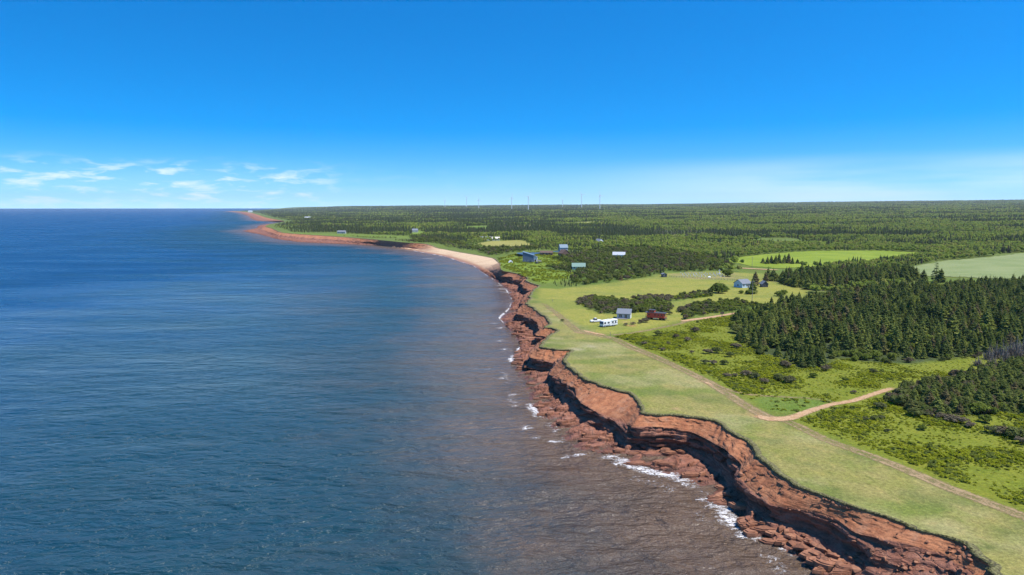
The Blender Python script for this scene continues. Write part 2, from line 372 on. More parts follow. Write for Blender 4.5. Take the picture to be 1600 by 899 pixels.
def build_shore():
    T, Mm, F, Wt = (catmull(L, U) for L in (Tl, Ml, Fl, Wl))
    n = len(U)
    D = (Wt - T)[:, :2]; D /= np.linalg.norm(D, axis=1)[:, None]
    D = smooth1(D, 6); D /= np.linalg.norm(D, axis=1)[:, None]
    # true seaward normal of the lip: walls of the notches fall square to their edge
    tg = np.gradient(smooth1(T[:, :2], 4), axis=0); tg = smooth1(tg, 3); tg /= np.linalg.norm(tg, axis=1)[:, None] + 1e-9
    N = np.stack([-tg[:, 1], tg[:, 0]], 1)
    wn = (sstep(22.5, 25, U) * (1 - sstep(N_ROCK - 2.2, N_ROCK - .6, U)))[:, None]
    Dn = D * (1 - .9 * wn) + N * .9 * wn; Dn /= np.linalg.norm(Dn, axis=1)[:, None] + 1e-9
    D3 = np.concatenate([Dn, np.zeros((n, 1))], 1)
    M2 = T + D3 * 3.0; M2[:, 2] = 5.2; F2 = T + D3 * 4.0; F2[:, 2] = 1.6
    Mm = Mm * (1 - wn) + M2 * wn; F = F * (1 - wn) + F2 * wn
    Sx = np.concatenate([[0], np.cumsum(np.linalg.norm(np.diff(0.5 * (Mm + Wt), axis=0), axis=1))])
    rk = 1 - sstep(N_ROCK - 1.3, N_ROCK + 0.3, U) * (1 - sstep(N_ROCK + 3.6, N_ROCK + 5.2, U))   # 0 on the sand beach
    far = sstep(400, 1500, np.hypot(T[:, 0], T[:, 1]))
    big = 1 + 2.0 * far
    wob = ((fbm(Sx / 7, 0, 11, 2) - .5) * 2.2 + (fbm(Sx / 1.7, 3, 12, 2) - .5) * 1.0) * rk * (1 + far * 3)
    T = T + D3 * wob[:, None]
    inl = T - D3 * (1.3 + 6 * far)[:, None]
    zt = ground(T[:, 0], T[:, 1]); inl[:, 2] = ground(inl[:, 0], inl[:, 1]); T[:, 2] = zt
    Mm = Mm + D3 * (((fbm(Sx / 8, 9, 13, 3) - .5) * 2.6) * rk)[:, None]
    Mm[:, 2] += (fbm(Sx / 12, 5, 14, 2) - .5) * 2.2 * rk
    Mm[:, 2] = np.minimum(Mm[:, 2], zt - 0.9)
    out = ((Mm - T)[:, :2] * Dn).sum(1); need = (zt - Mm[:, 2]) * (.95 + .5 * fbm(Sx / 15, 2, 17, 2)); Mm = Mm + D3 * (np.maximum(need - out, 0) * rk)[:, None]
    out = ((F - Mm)[:, :2] * Dn).sum(1); F = F + D3 * (np.maximum(.3 - out, 0) * rk)[:, None]
    out = ((Wt - F)[:, :2] * D).sum(1); Wt = Wt + np.column_stack([D, np.zeros(n)]) * (np.maximum(2.5 - out, 0) * rk)[:, None]
    rows, soil, turf, crack = [], [], [], []
    def put(Pt, s, t, c=0.0): crack.append(np.zeros(n) + c); rows.append(Pt); soil.append(np.full(n, s) if np.isscalar(s) else s); turf.append(np.full(n, t) if np.isscalar(t) else t)
    put(inl, 0.0, 1.0); put(inl * .45 + T * .55, 0.0, 1.0); put(T, 0.0, 1.0)
    lip = 0.14 + 0.26 * fbm(Sx / 0.9, 2, 15, 2)
    Q = T + D3 * (0.12 * rk)[:, None]; Q[:, 2] -= lip * 0.45 * rk; put(Q, 0.0, 1.0)
    Q = T - D3 * (0.05 * rk)[:, None]; Q[:, 2] -= lip * rk; put(Q, 0.3, 0.6)
    A = T - D3 * ((0.02 + 0.22 * fbm(Sx / 2.2, 7, 16, 2)) * rk)[:, None]; A[:, 2] -= (lip + 0.12) * rk; put(A, 0.9, 0.15)
    NS = 28
    for k in range(1, NS + 1):
        t = k / NS; h = t ** .92 * rk + t * (1 - rk)
        B = A + (Mm - A) * h[:, None]; B[:, 2] = A[:, 2] + (Mm[:, 2] - A[:, 2]) * t
        env = math.sin(math.pi * min(1, t * 1.05)) ** .6
        rid = np.abs(fbm(Sx / 2.4 + 0.3 * t, t * 1.1, 20, 3) - .5) * 2
        c1, e1 = cells(Sx / 1.5 + t * .4, np.full(n, t * 5.5), 26)
        g = (rid - .35) * .9 + (fbm(Sx / 0.7, t * 9, 22, 2) - .5) * 0.5 + (c1 - .5) * .6 * sstep(.35, .65, fbm(Sx / 8, t * 2, 27, 2))
        B = B + D3 * (g * env * rk * big)[:, None]
        B[:, 2] += (fbm(Sx / 1.1, t * 8, 23, 2) - .5) * 0.35 * env * rk
        put(B, 1.0 - 0.5 * sstep(.8, 1, t), 0.0, .35 * (1 - sstep(.02, .12, e1)) * env * sstep(.4, .65, fbm(Sx / 8, t * 2, 27, 2)))
    NF = 36
    gap = np.linalg.norm((F - Mm)[:, :2], axis=1)
    und = (0.3 + 1.15 * sstep(.35, .7, fbm(Sx / 11, 1, 30, 2))) * rk
    for k in range(1, NF + 1):
        t = k / NF
        lg = sstep(3.0, 6.5, gap); h = (max(0.0, (t - .62) / .38) ** 1.3 * (1 - lg) + t * lg) * rk + t * (1 - rk)
        B = Mm + (F - Mm) * h[:, None]; z = Mm[:, 2] + (F[:, 2] - Mm[:, 2]) * t; B[:, 2] = z
        lay = np.floor(z / 0.55 + 1.3 * fbm(Sx / 9, 0, 31, 2)).astype(int)
        ln = 1.6 + 2.6 * _h(lay, lay * 0 + 3, 5)
        blk = np.floor(Sx / ln + 9 * _h(lay, lay * 0, 6)).astype(int)
        o = (_h(lay, blk, 8) - .42) * 1.9 + (_h(lay, lay * 0, 9) - .5) * 1.1
        o = o * (math.sin(math.pi * min(t + .08, 1)) ** .5 + 0.15) - und * (1 - .85 * lg) * math.sin(math.pi * t ** .8)
        B = B + D3 * ((o + (fbm(Sx / .8, t * 7, 33, 2) - .5) * .3) * rk * big ** .5)[:, None]
        put(B, 0.25 * (1 - t), 0.0)
    NP = 56
    ca, sa = math.cos(0.45), math.sin(0.45)
    Uo = Wt + np.column_stack([D, np.zeros(n)]) * (7 + 20 * far)[:, None]; Uo[:, 2] = -1.6
    for k in range(1, NP + 1):
        t = k / NP
        B = F + (Wt - F) * t; a, b = B[:, 0] * ca + B[:, 1] * sa, -B[:, 0] * sa + B[:, 1] * ca
        env = (0.35 + 0.65 * math.sin(math.pi * min(1, t * .9 + .1))) * rk
        hgt = (fbm(a / 14, b / 4.2, 40, 2) - .47) * 2.9 * (1 - .45 * t) + (fbm(a / 3.0, b / 1.2, 44, 2) - .5) * 0.55
        c1, e1 = cells(a / 5.6 + .6 * fbm(a / 5, b / 5, 52, 2), b / 2.5 + .5 * fbm(b / 4, a / 4, 53, 2), 50); c2, e2 = cells(a / 1.5, b / .9, 54)
        wob2 = sstep(.35, .6, fbm(a / 14, b / 14, 55, 2))
        hgt = hgt + (c1 - .5) * 1.35 - .5 * (1 - sstep(.02, .12, e1)) + ((c2 - .5) * .4 - .2 * (1 - sstep(.02, .2, e2))) * wob2
        z = B[:, 2] + hgt * env
        q = 0.5; zq = np.floor(z / q) * q + q * np.clip((z / q - np.floor(z / q)) * 3 - 2, 0, 1) + (z - z.mean()) * 0.02
        B[:, 2] = (z * .22 + zq * .78) * rk + (B[:, 2] + (fbm(a / 9, b / 9, 45, 2) - .5) * .25) * (1 - rk)
        B[:, :2] += D * ((fbm(Sx / 2.5, t * 6, 46, 2) - .5) * .9 * rk * math.sin(math.pi * t))[:, None]
        put(B, 0.0, 0.0, np.maximum(1 - sstep(.01, .10, e1), .8 * wob2 * (1 - sstep(.01, .13, e2))) * rk)
    for k in range(1, 7):
        t = k / 6; B = rows[-1] * (1 - t ** .8) + Uo * t ** .8 if k == 1 else rows[-1] + (Uo - rows[-1]) / (7 - k)
        B = B.copy(); B[:, 2] += (fbm(B[:, 0] / 3.2, B[:, 1] / 3.2, 48, 2) - .5) * 0.8 * rk * (1 - t); put(B, 0.0, 0.0)
    X = np.stack(rows, 1); so = np.stack(soil, 1); tu = np.stack(turf, 1); ck = np.stack(crack, 1)
    sand = np.repeat((1 - rk)[:, None], X.shape[1], 1); nr = X.shape[1]
    strip = (sstep(N_ROCK + 3, N_ROCK + 4, U) * (1 - sstep(N_ROCK + 5.4, N_ROCK + 7.0, U)))[:, None]; lo = nr - NP - 6; sand[:, lo:] = np.maximum(sand[:, lo:], strip)
    a, b = int(np.searchsorted(U, N_ROCK - 0.4)), int(np.searchsorted(U, N_ROCK + 4.6))
    for nm, i0, i1 in (('cliff', 0, a + 1), ('beach', a, b + 1), ('cliff', b, n)):
        Y = X[i0:i1]; me = mesh_np(nm, Y.reshape(-1, 3), grid_faces(i1 - i0, nr), M['shore'], False,
                                    {'soil': so[i0:i1].ravel(), 'turf': tu[i0:i1].ravel(), 'joint': ck[i0:i1].ravel(), 'sand': sand[i0:i1].ravel()})
        o = link(nm, me); tag(o, {'cliff': 'eroded red sandstone cliff and ledges along the sea', 'beach': 'pale pink sand beach curving round the bay'}[nm], kind='structure')
    return X

def shore_mat():
    m, t = newmat('red_sandstone'); g = t.add('ShaderNodeNewGeometry'); pos = g.outputs['Position']
    at = lambda n: t.add('ShaderNodeAttribute', attribute_name=n).outputs['Fac']
    z = t.add('ShaderNodeSeparateXYZ', {0: pos}).outputs[2]
    n1 = t.noise(pos, 0.5, 5, 0.6); n2 = t.noise(pos, 2.6, 4, 0.65)
    st = t.noise(t.vmap(pos, (0.12, 0.12, 2.6)), 1.0, 4, 0.6)          # bedding
    wv = t.add('ShaderNodeVectorMath', {0: pos, 1: t.add('ShaderNodeTexNoise', {'Vector': pos, 'Scale': .45, 'Detail': 3.0}).outputs['Color']}, operation='MULTIPLY_ADD'); wv.inputs[1].default_value = (1, 1, 1)
    t.l.new(wv.inputs[1].links[0].from_socket, wv.inputs[2]); t.l.remove(wv.inputs[1].links[0])
    vmask = t.math('MULTIPLY', t.ramp(at('soil'), .25, .8, 1.0, .12), t.ramp(t.noise(pos, .28, 4), .40, .58))
    vo = t.add('ShaderNodeTexVoronoi', {'Vector': t.vmap(wv.outputs[0], (.42, .42, 1.5), (0, 0, .45)), 'Scale': 1.1}, feature='DISTANCE_TO_EDGE').outputs[0]
    rock = t.mix(t.ramp(st, 0.3, 0.7), (0.185, 0.072, 0.043), (0.320, 0.134, 0.080))
    rock = t.mix(t.ramp(n1, 0.45, 0.7, 0, .6), rock, (0.29, 0.155, 0.105))
    soil = t.mix(t.ramp(n1, 0.3, 0.7), (0.300, 0.108, 0.046), (0.425, 0.182, 0.084))
    soil = t.mix(t.ramp(n2, 0.55, 0.75, 0, .5), soil, (0.25, 0.09, 0.045))
    soil = t.mix(t.ramp(t.noise(t.vmap(pos, (1, 1, .45)), 1.5, 6, .72), .5, .66, 0, .6), soil, (0.19, 0.072, 0.036)); soil = t.mix(t.ramp(t.noise(pos, .22, 4), .54, .68, 0, .5), soil, (0.37, 0.20, 0.12))
    c = t.mix(t.ramp(t.math('ADD', at('soil'), t.math('MULTIPLY', t.math('SUBTRACT', n1, .5), .5)), .3, .7), rock, soil)
    wet = t.ramp(t.math('ADD', z, t.math('MULTIPLY', t.math('SUBTRACT', n1, .5), 1.1)), 0.05, 0.75, 1.0, 0.0)
    c = t.mix(t.math('MULTIPLY', wet, .72), c, (0.10, 0.042, 0.028))
    c = t.mix(t.math('MULTIPLY', t.ramp(vo, .0, .05, .6, 0), vmask), c, (0.07, 0.03, 0.02)); c = t.mix(t.math('MULTIPLY', at('joint'), .85), c, (0.035, 0.016, 0.011))
    sc = t.mix(t.ramp(z, 0.3, 1.4), (0.32, 0.165, 0.095), (0.54, 0.385, 0.235))
    sc = t.mix(t.ramp(t.noise(pos, 0.06, 4), .52, .68, 0, .45), sc, (0.36, 0.18, 0.115))
    c = t.mix(at('sand'), c, sc)
    tf = t.mix(t.ramp(n2, .4, .65), (0.10, 0.085, 0.035), (0.20, 0.19, 0.07))
    c = t.mix(t.ramp(at('turf'), .35, .65), c, tf)
    k = t.ramp(n2, .25, .75, .72, 1.25, False)
    c = t.mix(1.0, c, t.add('ShaderNodeCombineColor', {0: k, 1: k, 2: k}).outputs[0], 'MULTIPLY')
    bh = t.math('ADD', t.math('ADD', t.math('MULTIPLY', n2, .35), t.math('MULTIPLY', t.noise(pos, 7, 4, .7), .3)), t.math('ADD', t.math('MULTIPLY', st, .8), t.math('MULTIPLY', t.ramp(vo, 0, .12, 0, .5), vmask)))
    bp = t.add('ShaderNodeBump', {'Height': bh, 'Strength': 0.9, 'Distance': 0.4})
    b = t.add('ShaderNodeBsdfPrincipled', {'Base Color': c, 'Roughness': t.ramp(wet, 0, 1, .9, .45), 'Specular IOR Level': 0.3, 'Normal': bp.outputs[0]})
    finish(t, b); return m
M['shore'] = shore_mat()
SHORE = build_shore()
INL = SHORE[:, 0, :]                               # inland edge shared with the land

# ---- zones on the land, traced on the photograph and thrown onto the ground
Z = {k: hits(v) for k, v in dict(
    lawn=[(838,470),(842,450),(870,452),(905,448),(960,441),(1020,432),(1045,427),(1110,424),(1200,428),(1260,440),(1262,462),(1225,476),(1195,474),(1160,484),(1110,492),(1075,498),(1050,505),(1000,517),(955,522),(925,520),(893,505),(872,490),(850,478)],
    belt=[(1760,1000),(1760,870),(1600,812),(1500,775),(1420,742),(1330,706),(1262,676),(1205,655),(1150,622),(1110,600),(1050,572),(1000,550),(955,528),(900,505),(860,480),(838,468),(826,462),(820,476),(838,488),(858,508),(872,517),(838,541),(894,548),(878,566),(925,600),(1000,632),(1002,648),(1100,654),(1145,676),(1195,722),(1250,762),(1345,797),(1430,828),(1510,850),(1545,885),(1560,920),(1640,1010)],
    cemetery=[(1042,429),(1075,424.5),(1150,427),(1165,433),(1160,439),(1110,437),(1050,434)],
    hayfield=[(746,381),(770,377),(815,375.5),(824,379),(838,385),(800,387.5),(760,386)],
    meadow=[(722,357),(735,353.5),(760,353),(766,357),(760,361),(730,361)],
    strip1=[(803,355.5),(812,352.5),(835,351.5),(830,355)], strip2=[(880,351.5),(905,347.5),(945,346),(945,349.5),(910,352.5)],
    field=[(1133,407),(1165,401),(1240,394),(1290,392),(1370,392),(1435,395),(1455,398),(1410,407),(1350,413),(1285,418.5),(1210,419.5),(1165,416.5)],
    palefield=[(1405,421),(1470,408),(1540,402),(1600,395.5),(1700,389),(1720,434),(1650,436),(1560,436),(1440,432)],
    farlawn1=[(640,366),(655,360),(664,364),(660,368),(645,370)], farlawn2=[(440,362),(500,365.5),(560,366),(640,369),(640,373),(560,370),(500,367.5),(450,365.5)],
    housegrass=[(778,404),(800,398),(850,393),(868,396),(895,402),(880,412),(850,420),(900,428),(880,438),(850,444),(826,436),(800,424),(782,418)],
    wood=[(1140,512),(1150,498),(1185,482),(1215,476),(1260,466),(1330,458),(1420,452),(1500,446),(1600,441),(1780,432),(1800,545),(1700,535),(1600,540),(1545,549),(1480,563),(1420,568),(1350,566),(1310,560),(1285,574),(1250,577),(1215,560),(1185,552),(1165,535)],
    grove=[(1205,440),(1230,447),(1280,456),(1330,452),(1410,443),(1440,436),(1425,428),(1350,426),(1280,430),(1235,434)],
    thicket=[(1385,625),(1420,606),(1470,596),(1520,583),(1570,570),(1640,560),(1760,560),(1760,650),(1640,652),(1575,646),(1500,650),(1450,652),(1410,640)],
    scrub=[(862,404),(900,398),(940,390),(1000,388),(1060,395),(1110,402),(1135,410),(1150,420),(1090,425),(1040,424),(1015,433),(960,441),(905,446),(890,440),(905,430),(935,427),(880,424),(850,419),(885,412),(870,407)],
    hedge=[(897,471),(925,463),(975,470),(1030,473),(1052,478),(1043,489),(1000,488),(966,492),(940,490),(915,482)],
    hedge2=[(988,469),(1010,461),(1050,464),(1110,455),(1112,463),(1060,471),(1005,474)],
    hedge3=[(1062,484),(1085,475),(1150,470),(1187,477),(1160,485),(1110,491),(1072,500)],
    rough=[(970,523),(1000,518),(1055,508),(1080,502),(1150,492),(1180,484),(1300,560),(1420,570),(1600,545),(1780,545),(1780,860),(1600,806),(1500,768),(1420,736),(1330,700),(1262,670),(1235,655),(1300,642),(1210,648),(1170,628),(1110,594),(1050,566),(1000,545),(962,527)],
    dune=[(640,378),(700,382.5),(745,392.5),(772,398),(800,396),(842,390),(838,387),(760,389),(720,380),(690,374),(650,371)],
    loop=[(1172,624),(1200,619),(1290,624),(1300,630),(1270,640),(1225,647),(1195,640)],
).items()}
def softin(p, poly, w):
    d = segdist(p, poly, True); return np.where(inpoly(p, poly), 1.0, -1.0) * d / w
def zmask(p, key, w, seed=0, nz=0.6, ns=6.0):
    """soft mask of a zone with an uneven edge, evaluated only near it"""
    q = Z[key][:, :2]; lo = q.min(0) - 4 * w; hi = q.max(0) + 4 * w
    m = np.zeros(len(p)); i = np.where((p[:, 0] > lo[0]) & (p[:, 0] < hi[0]) & (p[:, 1] > lo[1]) & (p[:, 1] < hi[1]))[0]
    if len(i): m[i] = sstep(-1, 1, softin(p[i], q, w) + (fbm(p[i, 0] / ns, p[i, 1] / ns, 60 + seed, 2) - .5) * 2 * nz)
    return m

def build_land():
    fr = np.array([(d * math.sin(a), d * math.cos(a)) for a in np.linspace(-0.34, 1.25, 40) for d in (13200,)])
    step = [0]
    for i in range(1, len(INL)):
        if np.linalg.norm(INL[i, :2] - INL[step[-1], :2]) > 0.02: step.append(i)
    edge = INL[step, :2]
    outer = np.array([(13000 * math.sin(1.5), 13000 * math.cos(1.5)), (9000, -60), (400, -60), (edge[0, 0] + 30, edge[0, 1] - 20)])
    poly = np.vstack([edge, fr[fr[:, 0] > edge[-1, 0] - 200], outer])
    pts = []
    def ring(r0, r1, s, a0=-0.4, a1=1.15):
        r = np.arange(r0, r1, s)
        for q in r:
            na = max(int((a1 - a0) * q / s), 4); a = np.linspace(a0, a1, na) + rng.uniform(-.3, .3, na) * (a1 - a0) / na
            rr = q + rng.uniform(-.3, .3, na) * s; pts.append(np.stack([rr * np.sin(a), rr * np.cos(a)], 1))
    ring(60, 420, 2.1, -0.05, 1.2)
    ring(420, 1000, 5.0, -0.2, 1.1)
    q = 1000.
    while q < 12800:
        s = q / 110; ring(q, q + s * .99, s, -0.42, 1.1); q += s
    pts = np.vstack(pts); keep = inpoly(pts, poly)
    pts = pts[keep]; dc = segdist(pts, edge[::3]); pts = pts[dc > 0.9 + 0.002 * np.hypot(*pts.T)]
    V = np.vstack([poly, pts]); n = len(poly)
    vo, eo, fo, *_ = delaunay_2d_cdt([Vector(v) for v in V], [(i, (i + 1) % n) for i in range(n)], [], 0, 1e-4)
    V2 = np.array([tuple(v) for v in vo]); F = np.array([f for f in fo if len(f) == 3])
    F = F[inpoly(V2[F].mean(1), poly)]
    x, y = V2[:, 0], V2[:, 1]; z = ground(x, y)
    # shared edge takes the shore's heights
    ei = np.arange(min(len(edge), len(V2)))
    same = np.linalg.norm(V2[ei] - edge[ei], axis=1) < 1e-3; z[ei[same]] = INL[step][same, 2]
    p = V2; r = np.hypot(x, y)
    big = fbm(x / 40, y / 40, 70, 3); mid = fbm(x / 9, y / 9, 71, 3)
    C = np.tile(np.array([0.112, 0.138, 0.028]), (len(p), 1))                   # rough grass and forest floor
    def over(col, m): C[:] = C * (1 - m[:, None]) + np.asarray(col) * m[:, None]
    over((0.11, 0.165, 0.028), sstep(.45, .6, mid) * .6)
    over((0.115, 0.15, 0.034), sstep(600, 900, r) * .8)
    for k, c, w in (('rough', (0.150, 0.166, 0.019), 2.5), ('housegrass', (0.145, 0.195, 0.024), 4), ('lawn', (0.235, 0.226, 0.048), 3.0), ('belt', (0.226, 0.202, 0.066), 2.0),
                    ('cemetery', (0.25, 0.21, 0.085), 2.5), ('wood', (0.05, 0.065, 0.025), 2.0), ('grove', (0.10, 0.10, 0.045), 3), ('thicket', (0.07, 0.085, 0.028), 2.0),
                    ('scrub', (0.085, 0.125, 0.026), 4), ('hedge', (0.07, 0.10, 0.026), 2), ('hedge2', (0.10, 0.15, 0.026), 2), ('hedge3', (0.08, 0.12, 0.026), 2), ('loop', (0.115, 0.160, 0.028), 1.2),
                    ('meadow', (0.13, 0.19, 0.03), 8), ('farlawn1', (0.15, 0.21, 0.03), 8), ('farlawn2', (0.13, 0.175, 0.03), 12)):
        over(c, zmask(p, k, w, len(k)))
    b = zmask(p, 'belt', 2.0)
    over((0.135, 0.165, 0.036), b * sstep(.52, .66, fbm(x / 13, y / 9, 72, 3)) * .8)
    over((0.255, 0.235, 0.10), b * sstep(.50, .66, fbm(x / 17, y / 12, 73, 3)) * .8); over((0.115, 0.135, 0.04), b * sstep(.56, .68, fbm(x / 7, y / 5, 75, 3)) * .6)
    l = zmask(p, 'lawn', 3.0)
    over((0.155, 0.182, 0.04), l * sstep(.5, .65, fbm(x / 22, y / 14, 74, 3)) * .6)
    # bare and pale spots beside the tracks
    for px, py, s, c in ((985,509,2.6,(0.40,0.20,0.10)), (978,503,2.0,(0.36,0.24,0.10)), (868,492,2.2,(0.44,0.27,0.14)), (858,484,1.6,(0.40,0.27,0.13)), (905,520,2.0,(0.44,0.27,0.14)), (1055,638,1.6,(0.36,0.24,0.12)),
                         (900,546,3.0,(0.29,0.265,0.15)), (920,541,3.0,(0.29,0.265,0.15)), (940,558,2.4,(0.26,0.24,0.12)), (1180,648,2.6,(0.42,0.25,0.13)), (1100,597,1.6,(0.46,0.29,0.16))):
        h = hit(px, py); d = np.hypot(x - h[0], y - h[1]); over(c, sstep(1.4, .3, d / s + (mid - .5) * .8) * .85)
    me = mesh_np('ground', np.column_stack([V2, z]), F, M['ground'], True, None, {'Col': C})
    # a CDT may hand faces over either way round
    bm = bmesh.new(); bm.from_mesh(me)
    for f in bm.faces:
        if f.normal.z < 0: f.normal_flip()
    bm.to_mesh(me); bm.free()
    tag(link('ground', me), 'grassy coastal land rising gently inland', kind='structure')
def ground_mat():
    m, t = newmat('grassland'); pos = t.add('ShaderNodeNewGeometry').outputs['Position']
    c = t.add('ShaderNodeAttribute', attribute_name='Col').outputs['Color']
    n1 = t.noise(pos, 0.16, 6, 0.65); n2 = t.noise(pos, 1.3, 5, 0.7); n3 = t.noise(pos, 5.0, 3, 0.6); n4 = t.noise(t.vmap(pos, (1.0, .55, 1), (0, 0, .5)), 0.42, 5, 0.7, .6)
    c = t.mix(t.ramp(n1, .42, .66, 0, .55), c, t.mix(1.0, c, (0.80, 0.92, 0.62), 'MULTIPLY'))
    c = t.mix(t.ramp(n4, .50, .68, 0, .75), c, t.mix(1.0, c, (1.26, 1.14, 1.15), 'MULTIPLY'))
    c = t.mix(t.ramp(n4, .46, .30, 0, .7), c, t.mix(1.0, c, (0.62, 0.74, 0.55), 'MULTIPLY'))
    k = t.math('MULTIPLY', t.ramp(n2, .3, .7, .62, 1.32, False), t.ramp(n3, .3, .7, .75, 1.25, False))
    c = t.mix(1.0, c, t.add('ShaderNodeCombineColor', {0: k, 1: k, 2: k}).outputs[0], 'MULTIPLY')
    bp = t.add('ShaderNodeBump', {'Height': t.math('ADD', n2, t.math('MULTIPLY', n3, .4)), 'Strength': 0.5, 'Distance': 0.25})
    finish(t, t.add('ShaderNodeBsdfPrincipled', {'Base Color': c, 'Roughness': 0.95, 'Specular IOR Level': 0.1, 'Normal': bp.outputs[0]})); return m
M['ground'] = ground_mat()
build_land()

# ---- fields lying on the land
def drape(name, key, col, col2, lift, step, label, rows=0.0):
    q = Z[key][:, :2]; lo, hi = q.min(0), q.max(0)
    gx = np.arange(lo[0], hi[0] + step, step); gy = np.arange(lo[1], hi[1] + step, step)
    X, Y = np.meshgrid(gx, gy); p = np.stack([X.ravel(), Y.ravel()], 1)
    m = softin(p, q, 4.0) + (fbm(p[:, 0] / 15, p[:, 1] / 15, 81, 2) - .5) * 2
    F = grid_faces(len(gy), len(gx)); F = F[(m[F] > -0.4).all(1)]
    us = np.unique(F); mp = np.full(len(p), -1); mp[us] = np.arange(len(us)); F = mp[F]; p = p[us]
    zz = ground(p[:, 0], p[:, 1]) + lift
    mm, t = newmat(name + '_crop'); pos = t.add('ShaderNodeNewGeometry').outputs['Position']
    n = t.noise(pos, .03, 5, .6); n2 = t.noise(t.vmap(pos, (.25, 1.0, 1), (0, 0, .35)), .12, 4, .6)
    c = t.mix(t.ramp(t.math('ADD', t.math('MULTIPLY', n, .6), t.math('MULTIPLY', n2, .4)), .38, .62), col, col2)
    k = t.ramp(t.noise(pos, .9, 3), .3, .7, .85, 1.15, False)
    c = t.mix(1.0, c, t.add('ShaderNodeCombineColor', {0: k, 1: k, 2: k}).outputs[0], 'MULTIPLY')
    finish(t, t.add('ShaderNodeBsdfPrincipled', {'Base Color': c, 'Roughness': .95, 'Specular IOR Level': .1}))
    tag(link(name, mesh_np(name, np.column_stack([p, zz]), F, mm, True)), label, kind='structure')
drape('field', 'field', (0.150, 0.205, 0.020), (0.205, 0.255, 0.028), .25, 4.0, 'bright green crop field behind the grove')
drape('field', 'palefield', (0.165, 0.205, 0.075), (0.21, 0.24, 0.10), .25, 4.0, 'pale grey green field bordered by dark woods')
drape('field', 'hayfield', (0.22, 0.21, 0.05), (0.27, 0.245, 0.07), .3, 4.0, 'golden hay field beside the long white house')
drape('field', 'strip1', (0.25, 0.23, 0.10), (0.30, 0.27, 0.13), .5, 8.0, 'small straw coloured field among the woods')
drape('field', 'strip2', (0.20, 0.215, 0.045), (0.25, 0.25, 0.075), .5, 8.0, 'long yellow green field strip among the woods')

# ---- tracks
def path_mat(name, c0, c1):
    m, t = newmat(name); pos = t.add('ShaderNodeNewGeometry').outputs['Position']
    a = t.add('ShaderNodeAttribute', attribute_name='bare').outputs['Fac']
    n = t.noise(pos, .9, 5, .65); n2 = t.noise(pos, 3.2, 3, .6)
    c = t.mix(t.ramp(t.math('MULTIPLY', t.math('ADD', n, n2), .5), .38, .62), c0, c1)
    al = t.ramp(t.math('ADD', a, t.math('MULTIPLY', t.math('SUBTRACT', t.math('MULTIPLY', t.math('ADD', n, n2), .5), .5), 1.5)), .12, .80, 0, .92)
    b = t.add('ShaderNodeBsdfPrincipled', {'Base Color': c, 'Roughness': .95, 'Specular IOR Level': .1})
    finish(t, t.add('ShaderNodeMixShader', {0: al, 1: t.add('ShaderNodeBsdfTransparent').outputs[0], 2: b.outputs[0]})); return m
M['dirt'] = path_mat('red_dirt', (0.36, 0.205, 0.105), (0.50, 0.335, 0.195))
M['worn'] = path_mat('worn_grass', (0.235, 0.175, 0.088), (0.335, 0.235, 0.130))
def track(name, pts, width, strength, mat, label, lift=.05, ruts=True):
    q = hits(pts)[:, :2]; d = np.concatenate([[0], np.cumsum(np.linalg.norm(np.diff(q, axis=0), axis=1))])
    st = max(.7, np.hypot(*q.mean(0)) * .004); k = np.linspace(0, len(q) - 1, max(int(d[-1] / st), 6))
    c = catmull(np.column_stack([q, np.zeros(len(q))]), k)[:, :2]
    c = smooth1(c, 3); tn = np.gradient(c, axis=0); tn /= np.linalg.norm(tn, axis=1)[:, None] + 1e-9; nn = np.stack([tn[:, 1], -tn[:, 0]], 1)
    w = np.interp(k, np.arange(len(q)), np.broadcast_to(width, len(q))); s = np.interp(k, np.arange(len(q)), np.broadcast_to(strength, len(q)))
    tt = np.linspace(-1, 1, 13); V = c[:, None, :] + nn[:, None, :] * (w[:, None] * .5 * tt[None, :])[..., None]
    prof = 1 - np.abs(tt) ** 2.2
    if ruts: prof = np.maximum(np.exp(-((np.abs(tt) - .42) / .26) ** 2), prof * .72)
    bare = s[:, None] * prof[None, :] * (0.75 + .5 * vnoise(k[:, None] * 3 + 0 * tt, tt[None, :] * 2 + 0 * k[:, None], 5))
    ends = np.minimum(1, np.minimum(np.arange(len(k)), np.arange(len(k))[::-1]) / 4.0); bare *= ends[:, None]
    P2 = V.reshape(-1, 2); zz = ground(P2[:, 0], P2[:, 1]) + lift
    tag(link(name, mesh_np(name, np.column_stack([P2, zz]), grid_faces(len(k), 13), mat, True, {'bare': bare.ravel()})), label, kind='structure')
track('path', [(1680,842),(1600,808),(1560,792),(1500,770),(1440,745),(1380,720),(1330,702),(1290,688),(1255,670),(1228,658),(1200,651)], [4.6]*11, [.66,.7,.72,.8,.84,.78,.62,.55,.56,.6,.66], M['worn'], 'worn vehicle track through the coastal grass')
track('path', [(1210,655),(1190,648),(1165,634),(1140,618),(1112,600),(1080,584),(1050,570),(1010,552),(985,542),(960,530),(935,524),(905,519),(888,506),(870,490),(856,480),(848,472)], [5.6,5.6,5.4,5,5,5,5.6,6,6,6,6,6,5.4,5,4.6,4.6], [.66,.72,.66,.62,.84,.74,.64,.62,.6,.58,.66,.7,.5,.56,.52,.25], M['worn'], 'worn track running along the grassy cliff top to the motorhome')
track('dirt_road', [(1176,649),(1200,655),(1226,655),(1246,650),(1272,640.5),(1302,632),(1332,627),(1366,616),(1400,605)], [3,4.6,4.2,3.2,2.8,2.7,2.6,2.6,2.4], [.6,.9,1.0,1.0,.95,.95,.95,.9,.8], M['dirt'], 'bare red dirt road turning off the cliff track towards the thicket', .09, False)
